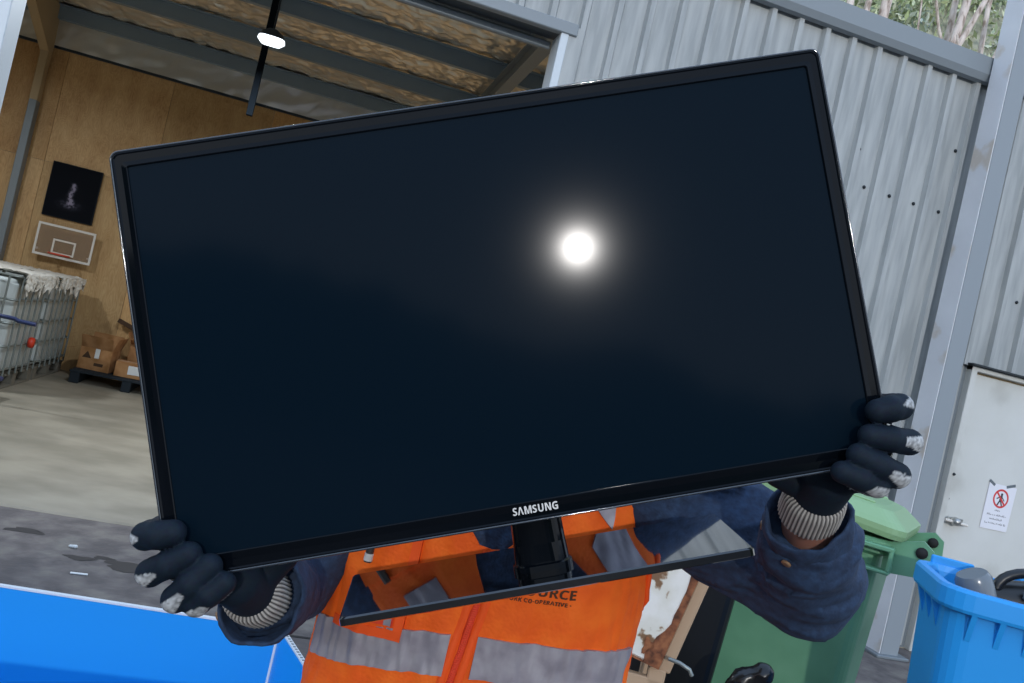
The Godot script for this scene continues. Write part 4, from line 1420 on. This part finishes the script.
func vest_patch(x0: float, x1: float, y0: Callable, y1: Callable, lift: float, nu: int, nv: int) -> ArrayMesh:
	var st := new_st()
	var f := func(u: float, v: float, l: float) -> Vector3:
		var x := lerpf(x0, x1, u)
		var y: float = lerpf(y0.call(x), y1.call(x), v)
		return vest_point(phi_at(x, y), y, l)
	add_grid(st, nu, nv, func(u: float, v: float) -> Vector3: return f.call(u, v, lift))
	for e in 4:
		var n := nu if e < 2 else nv
		add_grid(st, n, 1, func(u: float, v: float) -> Vector3:
			var uu: float = [u, 1.0 - u, 1.0, 0.0][e]
			var vv: float = [0.0, 1.0, u, 1.0 - u][e]
			return f.call(uu, vv, lerpf(-0.003, lift, v)), -1)
	return done(st)

func wrap_text(text: String, at_xy: Vector2, width: float, height: float, slope: float) -> ArrayMesh:
	var tm := TextMesh.new()
	var fnt := SystemFont.new()
	fnt.font_names = PackedStringArray(["Droid Sans"])
	fnt.font_weight = 700
	tm.font = fnt
	tm.text = text
	tm.font_size = 32
	tm.pixel_size = 0.001
	tm.depth = 0.002
	var bb := tm.get_aabb()
	var arr := tm.surface_get_arrays(0)
	var V: PackedVector3Array = arr[Mesh.ARRAY_VERTEX]
	for i in V.size():
		var p := V[i]
		var fx := (p.x - bb.position.x) / bb.size.x
		var fy := (p.y - bb.position.y) / bb.size.y
		var fz := (p.z - bb.position.z) / bb.size.z
		var x := at_xy.x + width * fx
		var y := at_xy.y + height * fy + slope * width * fx
		V[i] = vest_point(phi_at(x, y), y, 0.0004 + 0.0012 * fz)
	arr[Mesh.ARRAY_VERTEX] = V
	var am := ArrayMesh.new()
	am.add_surface_from_arrays(Mesh.PRIMITIVE_TRIANGLES, arr)
	return am

func build_person() -> void:
	fold = noise(1.0, 3, 151)
	var o := thing("person", "person in orange hi-vis vest and navy work shirt holding up the television", "person", MAN_AT, deg_to_rad(-16.25))
	var inv := o.transform.affine_inverse() * tv_transform()     # from television axes to body axes
	# joints
	var sh_r := Vector3(0.165, 1.325, -0.02)
	var el_r := Vector3(0.410, 1.246, 0.155)
	var wr_r: Vector3 = inv * Vector3(0.306, -0.268, -0.095)
	var sh_l := Vector3(-0.18, 1.32, -0.03)
	var el_l := Vector3(-0.262, 1.06, 0.095)
	var wr_l: Vector3 = inv * Vector3(-0.312, -0.268, -0.105)
	# ---- body: one continuous skin figure
	var bones := [
		[Vector3(0, 0.92, -0.01), Vector3(0, 1.25, -0.01), 0.11, 0.11], [Vector3(-0.08, 0.95, -0.01), Vector3(-0.09, 1.25, -0.02), 0.08, 0.08], [Vector3(0.08, 0.95, -0.01), Vector3(0.09, 1.25, -0.02), 0.08, 0.08],
		[Vector3(0, 1.28, -0.02), Vector3(0, 1.42, -0.01), 0.07, 0.055],
		[sh_r, el_r, 0.05, 0.04], [el_r, wr_r, 0.04, 0.027], [sh_l, el_l, 0.05, 0.04], [el_l, wr_l, 0.036, 0.024],
		[Vector3(-0.1, 0.9, -0.01), Vector3(-0.11, 0.5, 0.0), 0.085, 0.06], [Vector3(-0.11, 0.5, 0.0), Vector3(-0.12, 0.1, -0.02), 0.055, 0.04],
		[Vector3(0.1, 0.9, -0.01), Vector3(0.11, 0.5, 0.0), 0.085, 0.06], [Vector3(0.11, 0.5, 0.0), Vector3(0.12, 0.1, -0.02), 0.055, 0.04],
		[Vector3(0, 1.53, -0.015), Vector3(0, 1.545, 0.005), 0.085, 0.085], [Vector3(0, 1.455, 0.035), Vector3(0, 1.47, 0.045), 0.052, 0.055], [Vector3(0, 1.5, 0.095), Vector3(0, 1.525, 0.085), 0.016, 0.01],
		[Vector3(-0.085, 1.51, 0.0), Vector3(-0.088, 1.53, -0.005), 0.014, 0.014], [Vector3(0.085, 1.51, 0.0), Vector3(0.088, 1.53, -0.005), 0.014, 0.014]]
	var body := put(o, "body", sdf_mesh(bones, 0.0095, 110.0), M.skin)
	for s in [-1, 1]:
		var es := new_st()
		add_lathe(es, [[0.0, -0.013], [0.009, -0.009], [0.013, 0.0], [0.009, 0.009], [0.0, 0.013]], 10, at(Vector3(s * 0.034, 1.528, 0.078)))
		put(body, "eye", done(es), M.paper_white)
	put(body, "mouth", sdf_mesh([[Vector3(-0.022, 1.462, 0.089), Vector3(0.022, 1.462, 0.089), 0.006, 0.006]], 0.004, 300.0), M.hoop_red)
	put(o, "hair", sdf_mesh([[Vector3(0, 1.55, -0.035), Vector3(0, 1.575, -0.01), 0.088, 0.084], [Vector3(0, 1.5, -0.06), Vector3(0, 1.55, -0.05), 0.055, 0.075]], 0.009, 90.0, func(p: Vector3) -> float: return (p.z - 0.06) + maxf(0.0, 1.585 - p.y) * 0.8), M.hair)
	# ---- trousers and boots
	var tn := noise(7.0, 3, 161)
	put(o, "trousers", sdf_mesh([[Vector3(-0.06, 0.9, -0.01), Vector3(0.06, 0.9, -0.01), 0.135, 0.135], [Vector3(-0.1, 0.86, -0.01), Vector3(-0.11, 0.5, 0.0), 0.1, 0.085], [Vector3(-0.11, 0.5, 0.0), Vector3(-0.12, 0.1, -0.02), 0.085, 0.075], [Vector3(0.1, 0.86, -0.01), Vector3(0.11, 0.5, 0.0), 0.1, 0.085], [Vector3(0.11, 0.5, 0.0), Vector3(0.12, 0.1, -0.02), 0.085, 0.075]], 0.014, 80.0, func(p: Vector3) -> float: return maxf(p.y - 0.97, 0.06 - p.y), func(p: Vector3) -> float: return 0.006 * tn.get_noise_3dv(p)), M.navy_plain)
	for s in [-1, 1]:
		put(o, "boot", sdf_mesh([[Vector3(s * 0.12, 0.06, -0.03), Vector3(s * 0.125, 0.05, 0.13), 0.055, 0.045], [Vector3(s * 0.12, 0.08, -0.03), Vector3(s * 0.12, 0.17, -0.03), 0.055, 0.055]], 0.01, 90.0, func(p: Vector3) -> float: return 0.004 - p.y), M.rubber)
	# ---- shirt with sleeves
	var sf := noise(1.0, 2, 171)
	var cut_r := wr_r.lerp(el_r, 0.24)
	var cut_l := wr_l.lerp(el_l, 0.10)
	var dir_r := (wr_r - el_r).normalized()
	var dir_l := (wr_l - el_l).normalized()
	var shirt := [
		[Vector3(-0.07, 0.9, 0), Vector3(-0.08, 1.24, -0.005), 0.105, 0.105], [Vector3(0.07, 0.9, 0), Vector3(0.08, 1.24, -0.005), 0.105, 0.105],
		[Vector3(-0.15, 1.315, -0.02), Vector3(0.15, 1.315, -0.02), 0.062, 0.062], [Vector3(-0.04, 1.36, -0.02), Vector3(0.04, 1.36, -0.02), 0.06, 0.06],
		[Vector3(0.14, 1.305, -0.01), el_r.lerp(sh_r, 0.35), 0.078, 0.076], [el_r.lerp(sh_r, 0.35), el_r + Vector3(0.0, -0.004, 0.0), 0.076, 0.066], [el_r, wr_r.lerp(el_r, 0.45), 0.066, 0.058], [wr_r.lerp(el_r, 0.45), wr_r, 0.057, 0.041],
		[Vector3(-0.16, 1.305, -0.02), el_l, 0.066, 0.050], [el_l, wr_l.lerp(el_l, 0.4), 0.049, 0.046], [wr_l.lerp(el_l, 0.4), wr_l, 0.046, 0.043]]
	put(o, "shirt", sdf_mesh(shirt, 0.0075, 110.0,
		func(p: Vector3) -> float: return maxf(maxf((p - cut_r).dot(dir_r) if p.x > 0.26 and p.z > 0.16 else -1.0, (p - cut_l).dot(dir_l) if p.x < -0.15 and p.z > 0.2 else -1.0), maxf(0.9 - p.y, p.y - 1.405)),
		func(p: Vector3) -> float:
			var arm := smoothstep(0.17, 0.24, absf(p.x))
			var d: Vector3 = dir_r if p.x > 0.0 else dir_l
			var l := p.dot(d)
			var q := p - d * l
			var crease := sf.get_noise_3d(l * 26.0 + q.y * 9.0, q.x * 6.0, q.z * 6.0 + q.y * 5.0)
			return arm * (0.012 * absf(crease) + 0.013 * absf(sf.get_noise_3d(p.x * 5.0 + p.y * 3.0, p.y * 11.0 - p.x * 6.0, p.z * 6.0)) - 0.003)), M.navy_cloth)
	# collar and its button
	var collar := new_st()
	for s in [-1, 1]:
		add_extrude(collar, PackedVector2Array([Vector2(s * 0.004, 1.30), Vector2(s * 0.075, 1.40), Vector2(s * 0.085, 1.36), Vector2(s * 0.06, 1.25)]), 0.118, 0.126)
	var cl := put(o, "shirt_collar", done(collar), M.navy_cloth)
	var bt := new_st()
	add_lathe(bt, [[0.0, 0.0], [0.006, 0.0], [0.006, 0.002], [0.0, 0.0025]], 12, Transform3D(Basis(Vector3.RIGHT, PI / 2), Vector3(-0.015, 1.195, 0.125)))
	put(cl, "button", done(bt), M.button)
	put(o, "shirt_placket", vest_under_panel(), M.navy_cloth)
	# sleeve cuffs
	sleeve_cuff(o, cut_r, dir_r, 0.046, 0.0445, [0.5, -0.6])
	sleeve_cuff(o, cut_l, dir_l, 0.049, 0.047, [-2.2, -1.4])
	# ---- vest
	var vs := new_st()
	var nphi := 144
	var nrow := 46
	for side in 2:
		var lift := 0.0 if side == 0 else -0.004
		add_grid(vs, nphi, nrow, func(u: float, v: float) -> Vector3:
			var ph := -PI + TAU * (u if side == 0 else 1.0 - u)
			return vest_point(ph, lerpf(0.68, vest_top(ph), v), lift))
	for e in 2:
		add_grid(vs, nphi, 1, func(u: float, v: float) -> Vector3:
			var ph := -PI + TAU * (u if e == 1 else 1.0 - u)
			return vest_point(ph, vest_top(ph) if e == 1 else 0.68, lerpf(0.0, -0.004, v)), -1)
	var vest := put(o, "vest", done(vs), M.hi_vis)
	# folded edge round the armholes
	for s in [-1, 1]:
		var pts := []
		for k in 29:
			var ph: float = s * deg_to_rad(lerpf(50.0, 130.0, k / 28.0))
			pts.append(vest_point(ph, vest_top(ph) - 0.002, 0.001))
		put(vest, "armhole_binding", tube_mesh(pts, 0.0045, 6), M.orange_trim)
	# chest tape, in two halves beside the zip
	var lo := func(x: float) -> float: return 0.985 + 0.11 * x + 0.25 * x * x * (1.0 if x < 0.0 else -0.2)
	var hi := func(x: float) -> float: return lo.call(x) + 0.056
	lo = func(x: float) -> float: return 1.012 + 0.12 * x - 0.35 * x * x
	hi = func(x: float) -> float: return 1.068 + 0.12 * x - 0.35 * x * x
	put(vest, "reflective_tape", vest_patch(-0.222, -0.028, lo, hi, 0.0042, 60, 12), M.reflective, Transform3D(), "grey reflective tape")
	put(vest, "reflective_tape", vest_patch(0.008, 0.222, lo, hi, 0.0042, 60, 12), M.reflective, Transform3D(), "grey reflective tape")
	var s0 := func(x: float) -> float: return 1.245 + 0.9 * absf(x - 0.15)
	var s1 := func(_x: float) -> float: return 1.385
	put(vest, "reflective_tape", vest_patch(0.10, 0.15, s0, s1, 0.0042, 12, 24), M.reflective, Transform3D(), "grey reflective tape")
	put(vest, "reflective_tape", vest_patch(-0.15, -0.10, func(_x: float) -> float: return 1.215, s1, 0.0042, 12, 24), M.reflective, Transform3D(), "grey reflective tape")
	# zip
	var zx := func(y: float) -> float: return -0.0105 + 0.12 * (y - 1.05)
	for b in [[-0.0165, -0.0055, "orange_trim", "zip_band"], [0.0055, 0.0165, "orange_trim", "zip_band"], [-0.0055, 0.0055, "zip_red", "zip_tape"]]:
		put(vest, b[3], zip_strip(zx, b[0], b[1], 0.004 if b[3] == "zip_band" else 0.0022), M[b[2]])
	var teeth := new_st()
	for k in 150:
		var y := 0.72 + 0.003 * k
		var x: float = zx.call(y)
		add_box(teeth, vest_point(phi_at(x, y), y, 0.003), Vector3(0.0062, 0.0017, 0.0018))
	var te := put(vest, "zip_teeth", done(teeth), M.zip_red)
	te.set_meta("kind", "stuff")
	# pocket with window, pen
	var py0 := func(x: float) -> float: return 1.032 + 0.1 * (x + 0.14)
	var py1 := func(x: float) -> float: return 1.185 + 0.1 * (x + 0.14)
	put(vest, "chest_pocket", vest_patch(-0.192, -0.092, py0, py1, 0.004, 14, 16), M.hi_vis)
	put(vest, "pocket_hem", vest_patch(-0.192, -0.092, py0, func(x: float) -> float: return 1.045 + 0.1 * (x + 0.14), 0.006, 14, 2), M.orange_trim)
	put(vest, "pocket_hem", vest_patch(-0.104, -0.092, func(x: float) -> float: return 1.045 + 0.1 * (x + 0.14), py1, 0.006, 2, 14), M.orange_trim)
	put(vest, "pocket_window", vest_patch(-0.165, -0.106, func(x: float) -> float: return 1.05 + 0.1 * (x + 0.14), func(x: float) -> float: return 1.10 + 0.1 * (x + 0.14), 0.0055, 8, 6), M.zip_red, Transform3D(), "clear red-tinted pocket window")
	put(vest, "pocket_window", vest_patch(-0.119, -0.109, func(x: float) -> float: return 1.05 + 0.1 * (x + 0.14), func(x: float) -> float: return 1.085 + 0.1 * (x + 0.14), 0.0062, 3, 6), M.reflective, Transform3D(), "grey strip in the pocket window")
	var pen_pts := []
	for k in 6:
		var y := 1.128 + 0.012 * k
		pen_pts.append(vest_point(phi_at(-0.155, y), y, 0.009))
	var pen := put(vest, "pen", tube_mesh(pen_pts, 0.0055, 8), M.pen_dark)
	put(pen, "pen_band", tube_mesh([pen_pts[0] + Vector3(0, 0.002, 0), pen_pts[1]], 0.0062, 8), M.pen_clear)
	# print
	put(vest, "lettering", wrap_text("RESOURCE", Vector2(0.020, 1.136), 0.103, 0.0125, 0.07), M.print_dark)
	put(vest, "lettering", wrap_text("\u00B7 WORK CO-OPERATIVE \u00B7", Vector2(0.024, 1.1265), 0.094, 0.0052, 0.07), M.print_dark)
	# ---- gloves
	for s in [-1, 1]:
		glove(o, inv, s, wr_l if s < 0 else wr_r, el_l if s < 0 else el_r)

func vest_under_panel() -> ArrayMesh:
	# shirt front that shows in the vest's open neck
	var st := new_st()
	for side in 2:
		add_grid(st, 10, 12, func(u: float, v: float) -> Vector3:
			var ph := lerpf(-0.6, 0.6, u if side == 0 else 1.0 - u)
			return vest_point(ph, lerpf(1.12, 1.36, v), -0.008 - 0.004 * side))
	return done(st)

func zip_strip(zx: Callable, a: float, b: float, lift: float) -> ArrayMesh:
	var st := new_st()
	add_grid(st, 3, 48, func(u: float, v: float) -> Vector3:
		var y := lerpf(0.70, 1.185, v)
		var x: float = zx.call(y) + lerpf(a, b, u)
		return vest_point(phi_at(x, y), y, lift + (0.0 if u > 0.01 and u < 0.99 else -0.003)))
	return done(st)

func sleeve_cuff(o: Node3D, c: Vector3, d: Vector3, r0: float, r1: float, buttons: Array) -> void:
	var bs := frame_of(d)
	var st := new_st()
	var seg := 40
	var prof := [[r0 - 0.004, -0.035], [r0 + 0.004, -0.034], [r0 + 0.003, -0.02], [r1 + 0.003, 0.015], [r1 + 0.002, 0.028], [r1 - 0.0005, 0.030], [r1 - 0.003, 0.026], [r1 - 0.004, -0.02], [0.02, -0.03]]
	var rings := []
	for p in prof:
		var ring := []
		for k in seg:
			var t := -TAU * k / seg
			var w: float = p[0] + 0.0016 * sin(5.0 * t + p[1] * 90.0) + 0.003 * sin(2.0 * t + 1.0 + p[1] * 20.0) + 0.001 * sin(9.0 * t - p[1] * 150.0)
			ring.append(c + bs * Vector3(w * cos(t), p[1] + 0.004 * sin(t * 2.0), w * sin(t)))
		rings.append(ring)
	add_loft(st, rings, false, false, 0)
	var cuff := put(o, "sleeve_cuff", done(st), M.navy_cloth)
	for a in buttons:
		var nrm := bs * Vector3(cos(a), 0, sin(a))
		var b := new_st()
		add_lathe(b, [[0.0, 0.0], [0.0058, 0.0], [0.0058, 0.0022], [0.004, 0.003], [0.0, 0.002]], 12, Transform3D(frame_of(nrm), c + bs * Vector3(0, -0.004, 0) + nrm * (r0 + 0.0045)))
		put(cuff, "button", done(b), M.button)

func glove(o: Node3D, inv: Transform3D, s: int, wrist: Vector3, elbow: Vector3) -> void:
	# each finger: knuckle, bend, tip in television axes (mirrored for the other hand), radius
	var F := [
		[Vector3(0.345, -0.186, -0.052), Vector3(0.3815, -0.168, -0.008), Vector3(0.351, -0.168, 0.0155), 0.0136],
		[Vector3(0.345, -0.206, -0.056), Vector3(0.3820, -0.204, -0.008), Vector3(0.339, -0.191, 0.0155), 0.0134],
		[Vector3(0.336, -0.224, -0.058), Vector3(0.3600, -0.2320, -0.004), Vector3(0.321, -0.2055, 0.0152), 0.0132],
		[Vector3(0.322, -0.238, -0.058), Vector3(0.3415, -0.2405, -0.006), Vector3(0.310, -0.224, 0.0142), 0.0122]]
	if s > 0:
		F[0][1] = Vector3(0.3805, -0.1635, -0.006); F[0][2] = Vector3(0.3545, -0.1635, 0.0150); F[0][3] = 0.0132
		F[1][1] = Vector3(0.3835, -0.2000, -0.006); F[1][2] = Vector3(0.3420, -0.1865, 0.0155); F[1][3] = 0.0130
		F[2][1] = Vector3(0.3640, -0.2305, -0.004); F[2][2] = Vector3(0.3270, -0.2035, 0.0155); F[2][3] = 0.0130
		F[3][1] = Vector3(0.3430, -0.2375, -0.006); F[3][2] = Vector3(0.3080, -0.2175, 0.0145); F[3][3] = 0.0122
	# length of the bare knit patch at each finger bend, its side offset
	var patch := [[0.024, 0.001], [0.042, -0.003], [0.048, -0.003], [0.042, -0.008]] if s < 0 else [[0.028, 0.004], [0.050, 0.001], [0.050, -0.002], [0.048, -0.006]]
	var bones := []
	var tips := []
	var palm: Vector3 = inv * Vector3(s * 0.318, -0.237, -0.052)
	for k in 4:
		var a: Vector3 = inv * Vector3(s * F[k][0].x, F[k][0].y, F[k][0].z)
		var b: Vector3 = inv * Vector3(s * F[k][1].x, F[k][1].y, F[k][1].z)
		var c: Vector3 = inv * Vector3(s * F[k][2].x, F[k][2].y, F[k][2].z)
		var r: float = F[k][3]
		var b0: Vector3 = b + inv.basis * Vector3(0, 0, -0.03)
		var e: Vector3 = b + inv.basis * Vector3(0, 0, 0.0145)
		var m: Vector3 = e.lerp(c, 0.5) + inv.basis * Vector3(0, 0, 0.004)
		bones.append([a, b0, r * 1.08, r])
		bones.append([b0, b, r, r])
		bones.append([b, e, r, r])
		bones.append([e, m, r, r])
		bones.append([m, c, r, r * 0.93])
		bones.append([wrist.lerp(palm, 0.4), a, 0.020, 0.0165])
		tips.append([b, c, r])
	bones.append([palm, wrist, 0.027, 0.029])
	# thumb behind the set
	var th := [inv * Vector3(s * 0.305, -0.245, -0.078), inv * Vector3(s * 0.272, -0.222, -0.072), inv * Vector3(s * 0.252, -0.196, -0.068), inv * Vector3(s * 0.245, -0.176, -0.066)]
	for k in 3:
		bones.append([th[k], th[k + 1], [0.018, 0.0145, 0.0135][k], [0.0145, 0.0135, 0.0115][k]])
	var dark := Color("121d29").srgb_to_linear()
	var grey := Color("a8a9a8").srgb_to_linear()
	var gn := noise(220.0, 2, 181)
	var col := func(p: Vector3, _n: Vector3) -> Color:
		var v := gn.get_noise_3dv(p)
		for k in 4:
			var b: Vector3 = tips[k][0]
			var d: Vector3 = (tips[k][1] - b)
			d.z = d.z * 0.4
			d = d.normalized()
			var up := Vector3(0, 0, 1).cross(d).normalized() * (1.0 if s > 0 else -1.0)
			up = up if up.y > 0 else -up
			var r: float = tips[k][2]
			var q := p - b
			if q.length() > r * 2.6:
				continue
			var along := q.dot(d) + r
			var off: float = q.dot(up) - patch[k][1]
			if absf(q.dot(up)) < r * 1.02 and along < patch[k][0] * (1.0 - absf(off) / (r * 0.75)):
				return grey * clampf(1.0 + 0.9 * v, 0.35, 1.4)
		return dark * (1.0 + 0.25 * v)
	var g := put(o, "glove", sdf_mesh(bones, 0.0024, 1000.0, null, null, col), M.glove, Transform3D(), "black dipped work glove with grey knit patches")
	# ribbed knit cuff over the wrist
	var d := (elbow - wrist).normalized()
	var start := palm.lerp(wrist, 0.62)
	var dd := (wrist + d * 0.02 - start).normalized()
	var bs := frame_of(dd)
	var V := PackedVector3Array()
	var C := PackedColorArray()
	var I := PackedInt32Array()
	var seg := 176
	var rows := [[0.024, -0.012], [0.0305, -0.008], [0.0325, 0.0], [0.033, 0.012], [0.0332, 0.024], [0.0335, 0.032], [0.031, 0.036], [0.026, 0.032]]
	for q in rows:
		for k in seg + 1:
			var t := -TAU * k / seg
			var rib := 0.5 + 0.5 * cos(t * 44.0)
			var r: float = q[0] + 0.0016 * rib
			V.append(start + bs * Vector3(r * cos(t), q[1], r * sin(t)))
			C.append(Color(0.03, 0.028, 0.028).lerp(Color(0.56, 0.52, 0.47), smoothstep(0.25, 0.75, rib)))
	for j in rows.size() - 1:
		for k in seg:
			var a := j * (seg + 1) + k
			var b := a + seg + 1
			I.append_array(PackedInt32Array([a, b + 1, a + 1, a, b, b + 1]))
	var stt := SurfaceTool.new()
	stt.begin(Mesh.PRIMITIVE_TRIANGLES)
	for i in I:
		stt.set_color(C[i])
		stt.set_smooth_group(0)
		stt.add_vertex(V[i])
	stt.generate_normals()
	put(g, "knit_cuff", stt.commit(), M.knit_ribs, Transform3D(), "ribbed grey knit cuff")
